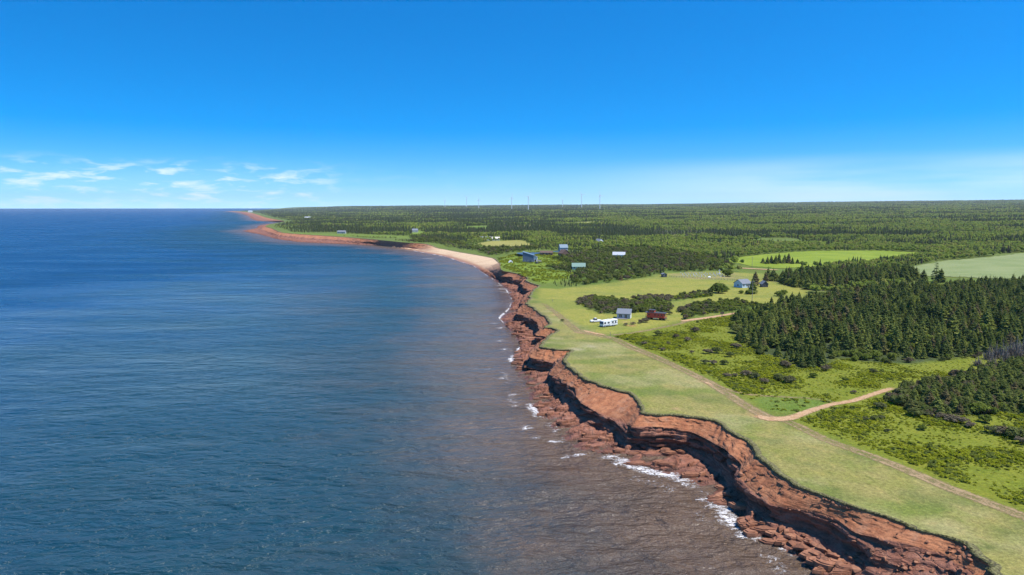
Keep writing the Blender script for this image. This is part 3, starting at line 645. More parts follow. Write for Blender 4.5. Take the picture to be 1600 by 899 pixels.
track('dirt_road', [(1095,595),(1108,600),(1118,604)], [1.2,1.8,1.2], [.8,1.1,.8], M['dirt'], 'short bare streak worn into the cliff top track', .09, False)
track('dirt_road', [(1062,503),(1080,500),(1105,497),(1135,492),(1165,487)], [3,4,4,3.6,3], [.9,1.2,1.2,1.1,.7], M['dirt'], 'bare dirt driveway between hedge and spruce wood', .09, False)
track('dirt_road', [(905,515),(920,519),(938,523),(952,524)], [1.6,2.6,2.6,1.6], [.6,1.0,1.0,.6], M['dirt'], 'bare dirt scrape on the track below the motorhome', .09, False)
track('path', [(950,525),(985,521),(1025,514),(1062,506),(1080,501)], [3.4]*5, [.5,.6,.6,.6,.6], M['worn'], 'faint grassy lane leading from the track to the driveway')
track('path', [(1112,600),(1150,613),(1190,619),(1240,621),(1290,626),(1310,631)], [2.4]*6, [.5,.6,.6,.5,.5,.5], M['worn'], 'faint path round the small grass island')
track('dirt_road', [(1150,418.5),(1165,420),(1185,421),(1205,422),(1225,423)], [6,8,8,8,6], [.8,1.1,1.1,1.1,.8], M['dirt'], 'orange dirt road along the bright green field', .3, False)

# ---- the sea
def build_sea():
    a = np.linspace(R(-86), R(86), 460); r = np.concatenate([[2, 12, 25], np.exp(np.linspace(math.log(40), math.log(46000), 330))])
    X = r[:, None] * np.sin(a)[None, :]; Y = r[:, None] * np.cos(a)[None, :]
    p = np.stack([X.ravel(), Y.ravel()], 1); d = segdist(p, WX)
    m, t = newmat('sea_water'); pos = t.add('ShaderNodeNewGeometry').outputs['Position']
    dist = t.add('ShaderNodeAttribute', attribute_name='shore').outputs['Fac']; calm = t.add('ShaderNodeAttribute', attribute_name='open').outputs['Fac']
    big = t.noise(t.vmap(pos, (1, 1.6, 1), (0, 0, .3)), .012, 5, .6)
    dd = t.math('MULTIPLY', dist, t.ramp(big, .25, .75, .45, 1.9, False))
    silt = t.ramp(t.math('ADD', dd, t.ramp(t.noise(pos, .05, 5, .65, 1.0), .3, .7, -12, 12, False)), 0, 112, 1.0, 0.0); mid = t.ramp(dd, 40, 420, 1.0, 0.0)
    c = t.mix(mid, SEA_DEEP, SEA_MID); c = t.mix(t.math('POWER', silt, 2.0), c, SEA_SILT)
    c = t.mix(t.ramp(t.noise(t.vmap(pos, (.5, 1.5, 1), (0, 0, .2)), .02, 4), .5, .75, 0, .4), c, t.mix(1., c, (.6, .75, .8), 'MULTIPLY'))
    w1 = t.noise(t.vmap(pos, (.45, 1.0, 1), (0, 0, .30)), .20, 4, .6, .5)
    w2 = t.noise(t.vmap(pos, (.55, 1.0, 1), (0, 0, -.15)), .55, 4, .62, .5)
    w3 = t.noise(t.vmap(pos, (.5, 1.0, 1), (0, 0, .5)), .085, 2, .5, .3)
    h = t.math('ADD', t.math('ADD', t.math('MULTIPLY', w1, .95), t.math('MULTIPLY', w2, .48)), t.math('MULTIPLY', w3, 1.3))
    bp = t.add('ShaderNodeBump', {'Height': h, 'Strength': 1.0, 'Distance': SEA_BUMP})
    b = t.add('ShaderNodeBsdfPrincipled', {'Base Color': c, 'Roughness': t.math('ADD', t.ramp(calm, 60, 700, .10, .26), t.ramp(t.noise(t.vmap(pos, (.4, 1.4, 1), (0, 0, .25)), .016, 5, .6), .38, .66, .0, .10)), 'IOR': 1.33, 'Specular IOR Level': t.ramp(calm, 60, 700, .52, .20), 'Normal': bp.outputs[0]})
    finish(t, b)
    me = mesh_np('sea', np.column_stack([p, np.zeros(len(p))]), grid_faces(len(r), len(a))[:, ::-1], m, True, {'shore': d, 'open': d + 700 * sstep(350, 1100, np.hypot(p[:, 0], p[:, 1]))})
    tag(link('sea', me), 'rippled blue sea turning silty brown along the shore', kind='structure')
SEA_DEEP, SEA_MID, SEA_SILT, SEA_BUMP, SEA_ROUGH = (0.002, 0.046, 0.128), (0.007, 0.037, 0.048), (0.122, 0.082, 0.054), 3.6, 0.30
build_sea()
def build_foam():
    V, F, A = [], [], []
    def sheet(c, tn, nn, w0, w1, amt, nt=7):
        """ribbon along c from w0 to w1 across, with foam amount per row"""
        tt = np.linspace(0, 1, nt); k = len(c); base = sum(len(v) for v in V)
        Q = c[:, None, :] + nn[:, None, :] * (w0 + (w1 - w0) * tt)[None, :, None]
        V.append(np.column_stack([Q.reshape(-1, 2), np.full(k * nt, .06 + .004 * len(V) % .05)])); F.append(grid_faces(k, nt) + base)
        A.append((amt[:, None] * np.sin(math.pi * np.clip(tt * .94 + .03, 0, 1))[None, :] ** .7).ravel())
    Wt = catmull(Wl, U); D = (Wt - catmull(Tl, U))[:, :2]; D = smooth1(D, 6); D /= np.linalg.norm(D, axis=1)[:, None]
    k = U < N_ROCK + 7; c = smooth1(Wt[:, :2], 4)[k]; D = D[k]
    sx = np.concatenate([[0], np.cumsum(np.linalg.norm(np.diff(c, axis=0), axis=1))])
    am = sstep(.40, .62, fbm(sx / 14, 0, 90, 3)); sheet(c, None, D, -2.5, 3.2, .62 * am + .30, 9)
    am = sstep(.50, .66, fbm(sx / 11, 4, 91, 3)); sheet(c, None, D, 3.0, 8.5, .55 * am, 7)
    for px, py, L, wd, s in ((782,592,5,1.2,1), (800,617,5,1.4,1), (821,670,5.5,1.6,1.1), (836,684,4,1.2,.9), (848,652,7,2.6,.9), (862,664,7,2.8,.85), (853,640,5,1.6,1), (868,690,6,1.4,1), (882,715,4,1,1), (905,712,5,1,1),
                            (745,577,4,1,.8), (762,577,5,1,.9), (788,546,6,1.8,1), (783,533,6,1.8,1), (772,506,6,2,1), (783,513,7,2.2,1), (950,714,6,1.4,1.1), (972,722,7,1.5,1.1), (1048,742,4,1.4,1), (1072,751,5,1.6,1),
                            (1100,781,4,1.1,1.1), (1108,792,3.5,1,1), (1133,801,3,.9,1), (1160,838,3.4,1.2,1.2), (1182,842,3.4,1,1), (1226,857,3.6,1.2,1.2), (1242,868,3,1,1), (1270,884,3.4,1.2,1.1), (1288,897,3,1,1), (1092,850,2.4,.6,.8),
                            (625,390,22,3,.9), (602,397,26,3,.9), (640,402,22,3,.9), (668,404,26,3.5,1), (560,388.5,30,3.5,.9), (786,452,12,4,1), (792,457,10,4,1), (780,446,8,3,1), (733,426,10,2,.7), (800,474,5,2,1), (690,407,14,2,.8), (617,394,14,2.4,.9)):
        o = P(px, py, 0)[:2]; i = int(np.argmin(((WX - o) ** 2).sum(1))); tv = WX[min(i + 1, len(WX) - 1)] - WX[max(i - 1, 0)]; tv = tv / np.linalg.norm(tv)
        tv = tv * .6 + np.array([.7, -.25]); tv /= np.linalg.norm(tv); nv = np.array([tv[1], -tv[0]])
        q = np.linspace(-1, 1, 14); c = o + tv * (q * L * .6)[:, None] + nv * (np.sin(q * 2 + px) * wd * .35)[:, None]
        sheet(c, None, np.tile(nv, (14, 1)), -wd * 1.5, wd * 1.5, 0.72 * s * np.cos(q * 1.5) ** .8, 9)
    m, t = newmat('sea_foam'); pos = t.add('ShaderNodeNewGeometry').outputs['Position']
    a = t.add('ShaderNodeAttribute', attribute_name='foam').outputs['Fac']
    n = t.noise(t.vmap(pos, (.8, 1.3, 1)), .75, 6, .72, 1.2); n2 = t.noise(pos, 3.0, 4, .65, .6)
    f = t.math('ADD', a, t.math('MULTIPLY', t.math('SUBTRACT', t.math('ADD', t.math('MULTIPLY', n, .7), t.math('MULTIPLY', n2, .3)), .5), 3.6))
    al = t.ramp(f, .55, 1.25, 0, .9)
    b = t.add('ShaderNodeBsdfDiffuse', {'Color': (.78, .76, .75, 1)})
    finish(t, t.add('ShaderNodeMixShader', {0: al, 1: t.add('ShaderNodeBsdfTransparent').outputs[0], 2: b.outputs[0]}))
    tag(link('sea_foam', mesh_np('sea_foam', np.vstack(V), np.vstack(F), m, True, {'foam': np.concatenate(A)})), 'white foam of small breakers along the red rocks', 'foam', kind='stuff')
build_foam()
def pond(pts, label):
    q = hits(pts); zz = q[:, 2].max() + .12; c = q.mean(0); k = np.linspace(0, len(q), 48, endpoint=False)
    Q = np.vstack([q, q[:1], q[1:2]]); ring = catmull(Q, k)[:, :2]; V = np.vstack([[*c[:2], zz], np.column_stack([ring, np.full(48, zz)])])
    F = np.array([(0, i + 1, (i + 1) % 48 + 1) for i in range(48)])
    m, t = newmat('pond_water'); pos = t.add('ShaderNodeNewGeometry').outputs['Position']
    bp = t.add('ShaderNodeBump', {'Height': t.noise(pos, .8, 3), 'Strength': .3, 'Distance': .1})
    finish(t, t.add('ShaderNodeBsdfPrincipled', {'Base Color': (.06, .09, .11, 1), 'Roughness': .3, 'Specular IOR Level': .25, 'IOR': 1.33, 'Normal': bp.outputs[0]}))
    tag(link('pond', mesh_np('pond', V, F, m, True)), label, kind='structure')
pond([(806,399),(815,396),(835,394.5),(852,393.5),(845,396.5),(830,400),(815,401.5)], 'still blue pond behind the blue house')
pond([(862,393.5),(872,391.8),(884,391.6),(882,393.6),(870,394.4)], 'narrow blue pond arm beside the brown houses')

# ================================================================== plants
def quads(c, ax, ay):
    """diamond cards: centre, half axes"""
    V = np.stack([c - ax, c - ay, c + ax, c + ay], 1).reshape(-1, 3); return V, np.arange(len(c) * 4).reshape(-1, 4)
def unit(v): return v / (np.linalg.norm(v, axis=-1, keepdims=True) + 1e-9)
def spruce_mesh(name, h, rad, K, nb, sub, mat, seed, thin=0.0):
    g = np.random.default_rng(seed); V, F = [], []; n0 = 0
    def add(v, f):
        nonlocal n0
        V.append(v); F.append(f + n0); n0 += len(v)
    for k in range(K):
        u = (k + .5) / K; z0 = h * (.10 + .86 * u); R0 = rad * (1 - u) ** .8 * (.85 + .3 * g.random()) + .12
        for b in range(nb):
            if g.random() < thin: continue
            a = 2 * math.pi * (b + g.random() * .8) / nb + k * 1.3; r = R0 * (.7 + .5 * g.random())
            d = np.array([math.cos(a), math.sin(a), 0]); s = np.array([-d[1], d[0], 0])
            zz = z0 + g.uniform(-.5, .5) * h / K; tip = d * r + np.array([0, 0, zz - r * g.uniform(.12, .42)]); root = np.array([0, 0, zz + .12 * r])
            mid = root * .42 + tip * .58 + np.array([0, 0, .10 * r]); w = r * g.uniform(.22, .34)
            v = np.array([root, mid - s * w + [0, 0, -.12 * r], tip, mid + s * w + [0, 0, -.12 * r]]); add(v, np.array([[0, 1, 2, 3]]))
            for q in range(sub):
                e = (-1) ** q; rt = root * .55 + tip * .45; tp = rt + d * r * .38 + s * e * r * .42 + np.array([0, 0, g.uniform(-.3, .02) * r]); mm = (rt + tp) / 2; pw = np.array([0, 0, r * .13])
                add(np.array([rt, mm - pw + d * .08 * r, tp, mm + pw - d * .05 * r]), np.array([[0, 1, 2, 3]]))
    # dense inner foliage
    m = 7; rings = [(.08, .42), (.3, .50), (.6, .30), (.85, .12)]
    cv = np.array([[math.cos(2 * math.pi * j / m + i) * rr * rad * g.uniform(.8, 1.15), math.sin(2 * math.pi * j / m + i) * rr * rad * g.uniform(.8, 1.15), h * zz] for i, (zz, rr) in enumerate(rings) for j in range(m)] + [[0, 0, h]])
    cf = [[i * m + j, i * m + (j + 1) % m, (i + 1) * m + (j + 1) % m, (i + 1) * m + j] for i in range(len(rings) - 1) for j in range(m)]
    if thin < .2: add(cv, np.array(cf))
    add(np.array([[.07 * rad, 0, h * .88], [-.05 * rad, .06 * rad, h * .88], [0, 0, h * 1.03], [-.05 * rad, -.06 * rad, h * .88]]), np.array([[0, 1, 2, 3]]))
    return mesh_np(name, np.vstack(V), np.vstack(F), mat)
def leafy_mesh(name, size, clumps, leaves, leaf, mat, seed, base=0.35, flat=1.0, core=0.62, up=0.5):
    """crown of leaf clumps in an ellipsoid size=(rx,ry,rz) centred at base+rz"""
    g = np.random.default_rng(seed); sx, sy, sz = size; V, F = [], []; n0 = 0
    d = unit(g.normal(size=(clumps, 3))); d[:, 2] = np.abs(d[:, 2]) * 1.1 - .35; rr = g.uniform(.45, .80, clumps)
    cc = d * rr[:, None] * np.array([sx, sy, sz]); cc[:, 2] += base + sz
    cr = g.uniform(.28, .46, clumps) * min(sx, sy, sz * 1.4)
    for c, r in zip(cc, cr):
        nrm = unit(g.normal(size=(leaves, 3))); nrm[:, 2] = np.where(nrm[:, 2] < -.35, -nrm[:, 2], nrm[:, 2])
        p = c + nrm * r * g.uniform(.75, 1.12, (leaves, 1)) * np.array([1, 1, flat]); p[:, 2] = np.maximum(p[:, 2], .05)
        n2 = unit(nrm + g.normal(size=(leaves, 3)) * .5 + np.array([0, 0, up])); a = unit(np.cross(n2, g.normal(size=(leaves, 3)))); b = np.cross(n2, a); L = leaf * g.uniform(.6, 1.3, (leaves, 1))
        v, f = quads(p, a * L, b * L * .62); V.append(v); F.append(f + n0); n0 += len(v)
    # leafy core so that the sky does not shine through the middle
    m, ph = 9, (-.75, -.3, .2, .65)
    for i, t in enumerate(ph): pass
    cv = np.array([[math.cos(2 * math.pi * j / m) * math.cos(t) * sx * core * g.uniform(.8, 1.2), math.sin(2 * math.pi * j / m) * math.cos(t) * sy * core * g.uniform(.8, 1.2), base + sz + math.sin(t) * sz * core * 1.05] for t in ph for j in range(m)])
    cv[:, 2] = np.maximum(cv[:, 2], .02)
    cf = np.array([[i * m + j, i * m + (j + 1) % m, (i + 1) * m + (j + 1) % m, (i + 1) * m + j] for i in range(len(ph) - 1) for j in range(m)])
    V.append(cv); F.append(cf + n0)
    return mesh_np(name, np.vstack(V), np.vstack(F), mat)
def twig_mesh(name, rad, h, n, mat, seed, w=.05):
    g = np.random.default_rng(seed); d = unit(g.normal(size=(n, 3)) * [1, 1, .7]); d[:, 2] = np.abs(d[:, 2]) + .12; d = unit(d)
    o = g.normal(size=(n, 3)) * [rad * .35, rad * .35, 0]; L = g.uniform(.5, 1.1, (n, 1)); tip = o + d * L * [rad, rad, h]; s = unit(np.cross(d, g.normal(size=(n, 3)))) * w * g.uniform(.6, 1.6, (n, 1))
    c = (o + tip) / 2; V, F = quads(c, (tip - o) / 2, s * 1.5); return mesh_np(name, V, F, mat)
def trunk_mesh(name, h, r, seed=0, limbs=0, spread=1.0):
    g = random.Random(seed); b = MB(); b.tube([(0, 0, -.4), (.04 * h * g.uniform(-.4, .4), 0, h * .45), (0, .03 * h * g.uniform(-.4, .4), h)], [r * 1.25, r * .8, r * .25], 7)
    for k in range(limbs):
        a = 2 * math.pi * k / limbs + g.random(); z = h * g.uniform(.35, .6)
        b.tube([(0, 0, z), (math.cos(a) * spread * .5, math.sin(a) * spread * .5, z + h * .2), (math.cos(a) * spread, math.sin(a) * spread, z + h * .36)], [r * .5, r * .35, r * .12], 5)
    return b.me(name, M['bark'])
def dead_mesh(name, h, seed):
    g = random.Random(seed); b = MB(); b.tube([(0, 0, -.3), (.05, .04, h * .5), (0, 0, h)], [.13, .09, .02], 6)
    for k in range(46):
        z = h * (.15 + .8 * k / 46); a = k * 2.4 + g.random(); r = (1 - k / 52) * h * .24 * g.uniform(.6, 1.2)
        b.tube([(0, 0, z), (math.cos(a) * r, math.sin(a) * r, z - .05 * r)], [.035, .012], 3, False)
    return b.me(name, M['deadwood'])

LIB = {}
def lib(key, meshes):
    c = bpy.data.collections.new('source_' + key)
    for i, me in enumerate(meshes):
        o = bpy.data.objects.new('%s_%02d' % (key, i), me); c.objects.link(o)
    LIB[key] = (c, meshes)
lib('spruce', [spruce_mesh('crown', 7.6, 2.2 + .25 * (i % 3), 15, 9, 2, M['spruce'], 100 + i) for i in range(5)] + [spruce_mesh('crown', 6.3, 2.9, 12, 10, 2, M['spruce'], 110), spruce_mesh('crown', 8.6, 2.0, 17, 8, 2, M['spruce'], 111, .45), spruce_mesh('crown', 7.0, 2.6, 13, 9, 2, M['spruce'], 112, .15)])
lib('leaf', [leafy_mesh('crown', (2.5 + .3 * i, 2.6, 2.5), 19, 60, .34, M['leaf'], 200 + i, -.75) for i in range(4)])
lib('shrub', [leafy_mesh('foliage', (1.5 + .2 * (i % 3), 1.5, 1.05), 12, 55, .22, M['shrub'], 300 + i, .05, .9) for i in range(5)])
lib('greenshrub', [leafy_mesh('foliage', (1.5, 1.6, 1.0), 12, 50, .24, M['leaf'], 330 + i, .05, .9) for i in range(3)])
lib('brush', [leafy_mesh('foliage', (1.4, 1.5, .8), 11, 50, .16, M['brush'], 350 + i, .05, .9, .5) for i in range(3)])
lib('far', [spruce_mesh('far_conifer', 9.5, 2.3, 6, 7, 0, M['spruce_far'], 400 + i) for i in range(4)] + [leafy_mesh('far_broadleaf', (3.2, 3.2, 3.2), 9, 16, .85, M['leaf_far'], 420 + i, 1.6) for i in range(4)]
    + [dead_mesh('far_dead', 8.5, 440 + i) for i in range(2)])
lib('fern', [leafy_mesh('fern', (.85, .85, .34), 6, 22, .17, M['fern'], 500 + i, .02, .7, .5, 1.1) for i in range(5)])
def tuft(name, seed, mat):
    g = np.random.default_rng(seed); n = 34; a = g.uniform(0, 6.283, n); o = np.stack([np.cos(a), np.sin(a), a * 0], 1) * g.uniform(0, .34, (n, 1)); ln = unit(np.stack([np.cos(a) * .7, np.sin(a) * .7, g.uniform(.6, 1.4, n)], 1)) * g.uniform(.22, .48, (n, 1))
    s = np.stack([-np.sin(a), np.cos(a), a * 0], 1) * .035
    V, F = quads(o + ln / 2, ln / 2, s); return mesh_np(name, V, F, mat)
M['straw'] = foliage('coastal_grass', (0.20, 0.225, 0.075), (0.33, 0.32, 0.16), (0.15, 0.20, 0.045), .3, .5, 2.0)
M['turf'] = foliage('turf_fringe', (0.12, 0.12, 0.04), (0.26, 0.235, 0.10), None, 0, .1, 2.0)
lib('tuft', [tuft('tuft', 520 + i, M['straw']) for i in range(4)]); lib('turf', [tuft('turf', 540 + i, M['turf']) for i in range(3)])

def scatter_nodes(coll):
    ng = bpy.data.node_groups.new('scatter_' + coll.name, 'GeometryNodeTree')
    ng.interface.new_socket('Geometry', in_out='INPUT', socket_type='NodeSocketGeometry'); ng.interface.new_socket('Geometry', in_out='OUTPUT', socket_type='NodeSocketGeometry')
    N, L = ng.nodes, ng.links; i = N.new('NodeGroupInput'); o = N.new('NodeGroupOutput')
    ci = N.new('GeometryNodeCollectionInfo'); ci.inputs['Collection'].default_value = coll; ci.inputs['Separate Children'].default_value = True; ci.inputs['Reset Children'].default_value = True
    iop = N.new('GeometryNodeInstanceOnPoints'); iop.inputs['Pick Instance'].default_value = True
    def attr(n, typ): a = N.new('GeometryNodeInputNamedAttribute'); a.data_type = typ; a.inputs['Name'].default_value = n; return a.outputs['Attribute']
    L.new(i.outputs[0], iop.inputs['Points']); L.new(ci.outputs[0], iop.inputs['Instance'])
    L.new(attr('pick', 'INT'), iop.inputs['Instance Index']); L.new(attr('rot', 'FLOAT_VECTOR'), iop.inputs['Rotation']); L.new(attr('size', 'FLOAT_VECTOR'), iop.inputs['Scale'])
    L.new(iop.outputs[0], o.inputs[0]); return ng
def stuff(name, key, pts, pick, size, label, cat, tilt=0.05):
    pts = np.asarray(pts, np.float32); n = len(pts); me = bpy.data.meshes.new(name); me.vertices.add(n); me.vertices.foreach_set('co', pts.ravel())
    a = me.attributes.new('pick', 'INT', 'POINT'); a.data.foreach_set('value', np.asarray(pick, np.int32))
    rot = np.stack([rng.normal(0, tilt, n), rng.normal(0, tilt, n), rng.uniform(0, 6.283, n)], 1).astype(np.float32)
    a = me.attributes.new('rot', 'FLOAT_VECTOR', 'POINT'); a.data.foreach_set('vector', rot.ravel())
    a = me.attributes.new('size', 'FLOAT_VECTOR', 'POINT'); a.data.foreach_set('vector', np.asarray(size, np.float32).ravel())
    o = link(name, me); md = o.modifiers.new('scatter', 'NODES'); md.node_group = scatter_nodes(LIB[key][0]); tag(o, label, cat, kind='stuff'); return o
def jitter(lo, hi, s, j=.45):
    gx = np.arange(lo[0], hi[0], s); gy = np.arange(lo[1], hi[1], s); X, Y = np.meshgrid(gx, gy); p = np.stack([X.ravel(), Y.ravel()], 1); p[1::2, 0] += 0
    return p + rng.uniform(-j, j, p.shape) * s
def inzone(key, s, w=2.0, nz=.8, ns=7.0):
    q = Z[key][:, :2]; p = jitter(q.min(0) - w, q.max(0) + w, s); d = softin(p, q, w) + (fbm(p[:, 0] / ns, p[:, 1] / ns, 33 + len(key), 2) - .5) * 2 * nz
    return p[d > 0]
def withz(p, dz=-.05): return np.column_stack([p, ground(p[:, 0], p[:, 1]) + dz])
def pix(p):
    """photo pixel of world points"""
    x, y, z = p[:, 0], p[:, 1], p[:, 2] - CAMZ; f = y * CP - z * SP; u = y * SP + z * CP
    return np.stack([800 + FPX * x / f, 449.5 - FPX * u / f], 1)
HOUSES = []     # (x, y, radius) kept clear of plants
def clear(p, pad=0.0):
    k = np.ones(len(p), bool)
    for x, y, r in HOUSES: k &= np.hypot(p[:, 0] - x, p[:, 1] - y) > r + pad
    return p[k]

# ================================================================== buildings, vehicles, small things
def house(name, label, px, py, w, d, h, rh, rot, wall, roof, ridge='x', style='gable', wins=2, door=True, chim=False, trim='white', keep=None, cat='house'):
    """gabled or shed-roofed building; local x along its front, front faces -y; base centre at the pixel"""
    g = hit(px, py); x, y = g[0], g[1]
    r0 = math.hypot(w, d) / 2; HOUSES.append((x, y, (keep if keep is not None else r0 + 2)))
    o = thing(name, label, cat, (x, y, g[2] - .1), R(rot)); hw, hd = w / 2, d / 2; ov = .35
    b = MB()
    if style == 'gable' and ridge == 'x': b.prism([(-hd, -.5), (hd, -.5), (hd, h), (0, h + rh - .06), (-hd, h)], 'x', -hw, hw)
    elif style == 'gable': b.prism([(-hw, -.5), (hw, -.5), (hw, h), (0, h + rh - .06), (-hw, h)], 'y', -hd, hd)
    elif style == 'shed': b.prism([(-hw, -.5), (hw, -.5), (hw, h), (-hw, h + rh - .06)], 'y', -hd, hd)
    b.part('wall', M[wall], o)
    def slope(a, b_, axis, lo, hi):
        n = Vector((-(b_[1] - a[1]), b_[0] - a[0])).normalized() * .14
        if n.y < 0: n = -n
        q = MB(); q.prism([(a[0], a[1]), (b_[0], b_[1]), (b_[0] + n.x, b_[1] + n.y), (a[0] + n.x, a[1] + n.y)], axis, lo, hi); return q
    if style == 'gable':
        half, lo, hi, ax = (hd, -hw - ov, hw + ov, 'x') if ridge == 'x' else (hw, -hd - ov, hd + ov, 'y')
        k = rh / half
        rf = slope((-half - ov, h - ov * k), (.0, h + rh), ax, lo, hi).part('roof', M[roof], o)
        slope((half + ov, h - ov * k), (.0, h + rh), ax, lo, hi).part('roof', M[roof], o)
        if chim: MB().box(hw * .3, hw * .3 + .6, .2, .8, h + rh * .4, h + rh + .8).part('chimney', M['brown'], rf)
    else:
        k = rh / w; slope((-hw - ov, h + rh + ov * k), (hw + ov, h - ov * k), 'y', -hd - ov, hd + ov).part('roof', M[roof], o)
    for i in range(wins):
        cx = -hw + w * (i + .5 + (0.0 if not door else .0)) / wins
        if door and i == wins // 2 and wins > 1: cx += .0
        f = MB().box(cx - .62, cx + .62, -hd - .06, -hd + .02, 1.0, 2.25).part('window', M[trim], o)
        MB().box(cx - .50, cx + .50, -hd - .085, -hd - .05, 1.1, 2.15).part('pane', M['glass'], f)
    for sx in (-1, 1):
        f = MB().box(sx * (hw + .02) - .04, sx * (hw + .02) + .04, -.6, .6, 1.0, 2.2).part('window', M[trim], o)
        MB().box(sx * (hw + .07) - .02, sx * (hw + .07) + .02, -.48, .48, 1.1, 2.1).part('pane', M['glass'], f)
    if door:
        cx = hw * (.0 if wins % 2 == 0 else .33); dd = MB().box(cx - .48, cx + .48, -hd - .07, -hd + .02, 0.1, 2.1).part('door', M['charcoal'], o)
        MB().box(cx + .32, cx + .40, -hd - .12, -hd - .06, 1.0, 1.1).part('handle', M['chrome'], dd)
    return o

# ---- the cabin by the cliff track
def cabin():
    g = hit(976, 498); HOUSES.append((g[0], g[1], 5.2)); o = thing('cabin', 'small grey cabin with dark shed roof and white gable beside the motorhome', 'cabin', (g[0], g[1] + 1.6, g[2] - .05), R(-16))
    hw, hd, h = 3.0, 1.9, 2.35
    MB().prism([(-hd, -.4), (hd, -.4), (hd, 3.75), (-hd, h)], 'x', -hw, hw).part('wall', M['grey_siding'], o)
    MB().prism([(-hd - .04, .1), (hd + .04, .1), (hd + .04, 3.72), (-hd - .04, h - .03)], 'x', hw + .004, hw + .05).part('gable', M['white'], o)
    k = (3.75 - h) / (2 * hd)
    MB().prism([(-hd - .5, h - .5 * k), (hd + .3, 3.75 + .3 * k), (hd + .3, 3.9 + .3 * k), (-hd - .5, h + .15 - .5 * k)], 'x', -hw - .3, hw + .3).part('roof', M['roof_grey'], o)
    for cx, w, z0, z1, nm in ((-1.35, 1.35, .55, 2.0, 'window'), (1.0, 1.15, .08, 2.05, 'door')):
        f = MB().box(cx - w / 2, cx + w / 2, -hd - .06, -hd + .02, z0, z1).part(nm, M['white'], o)
        for q in (-1, 1): MB().box(cx + q * w * .24 - w * .20, cx + q * w * .24 + w * .20, -hd - .09, -hd - .05, z0 + .1, z1 - .1).part('pane', M['glass'], f)
    for cx in (-2.85, -.2, 2.85): MB().box(cx - .07, cx + .07, -hd - .05, -hd + .01, 0, h - .05).part('trim_board', M['white'], o)
    dk = thing('deck', 'low weathered wooden deck in front of the small grey cabin', 'deck', (g[0] - .9, g[1] + 1.6 - 3.0, g[2] - .02), R(-16))
    for i in range(9): MB().box(-3.4, 1.9, -.95 + i * .215, -.95 + i * .215 + .19, .12 + .006 * (i % 3), .18 + .006 * (i % 3)).part('plank', M['deck'], dk)
    for x in (-3.2, -1, 1.6): MB().box(x - .06, x + .06, -.9, .95, -.2, .115).part('joist', M['wood'], dk)
cabin()
def wheel(parent, x, y, r, w=.26):
    t = MB().tube([(0, -w / 2, 0), (0, w / 2, 0)], [r, r], 18).part('wheel', M['rubber'], parent, (x, y, r)); MB().tube([(0, -w / 2 - .02, 0), (0, w / 2 + .02, 0)], [r * .55, r * .55], 14).part('rim', M['chrome'], t)
def motorhome():
    g = hit(951, 510); HOUSES.append((g[0], g[1], 6.0)); o = thing('motorhome', 'long white motorhome with grey swoosh stripes parked on the grass', 'motorhome', (g[0], g[1], g[2]), R(34)); o.scale = (.92, .92, .92)
    L, w, z0, z1 = 8.8, 1.22, .45, 3.05; x0, x1 = -L / 2, L / 2
    b = MB(); b.prism([(x0 + .10, z0), (x1, z0), (x1, z1), (x0 + .75, z1), (x0 + .30, z1 - .35), (x0, 1.35), (x0, z0 + .2)], 'y', -w, w)
    bmesh.ops.bevel(b.b, geom=b.b.edges[:], offset=.09, segments=2, affect='EDGES'); b.part('body', M['white'], o)
    ws = MB(); ws.prism([(x0 + .0, 1.45), (x0 + .27, z1 - .50), (x0 + .23, z1 - .49), (x0 - .04, 1.46)], 'y', -w + .14, w - .14); ws.part('windshield', M['glass'], o)
    for s in (-1, 1):
        yy = s * (w + .015)
        for (a, c, p, q) in ((x0 + .75, x0 + 1.65, 1.5, 2.3), (-1.7, -.6, 1.6, 2.25), (.9, 1.9, 1.65, 2.25), (x1 - 1.6, x1 - .95, 1.55, 2.35)):
            f = MB().box(a - .05, c + .05, yy - .015, yy + .015, p - .05, q + .05).part('window', M['charcoal'], o); MB().box(a, c, yy + s * .018 - .006, yy + s * .018 + .006, p, q).part('pane', M['glass'], f)
        MB().prism([(x0 + .3, 1.05), (-1.2, 1.0), (1.0, 1.28), (x1 - .15, 1.62), (x1 - .15, 1.42), (1.0, 1.08), (-1.2, .80), (x0 + .3, .85)], 'y', yy - .012, yy + .012).part('stripe', M['rv_blue'], o)
        MB().prism([(x0 + .4, .74), (x1 - .1, .74), (x1 - .1, .60), (x0 + .4, .60)], 'y', yy - .010, yy + .010).part('stripe', M['rv_stripe'], o)
        for wx in (x0 + 1.25, x1 - 2.6): wheel(o, wx, s * (w - .16), .42)
        MB().box(x0 + .1, x0 + .22, s * (w + .12) - .1, s * (w + .12) + .1, 1.5, 1.95).part('mirror', M['charcoal'], o)
        MB().box(x0 - .05, x0 + .03, s * .85 - .16, s * .85 + .16, .85, 1.08).part('headlight', M['chrome'], o)
    d = MB().box(-.1, .6, -w - .03, -w + .01, .55, 2.4).part('door', M['white'], o); MB().box(.45, .55, -w - .06, -w - .03, 1.3, 1.4).part('handle', M['chrome'], d)
    MB().box(x0 - .14, x0 + .1, -w + .05, w - .05, .42, .74, .04).part('bumper', M['rv_stripe'], o)
    MB().box(-.9, .1, -.4, .4, z1 + .01, z1 + .30, .06).part('air_conditioner', M['white'], o); MB().box(2.1, 2.9, -.35, .35, z1 + .01, z1 + .26, .06).part('air_conditioner', M['white'], o)
    MB().tube([(.2, -w - .10, 2.78), (x1 - .4, -w - .10, 2.78)], [.09, .09], 8).part('awning', M['white'], o)
motorhome()
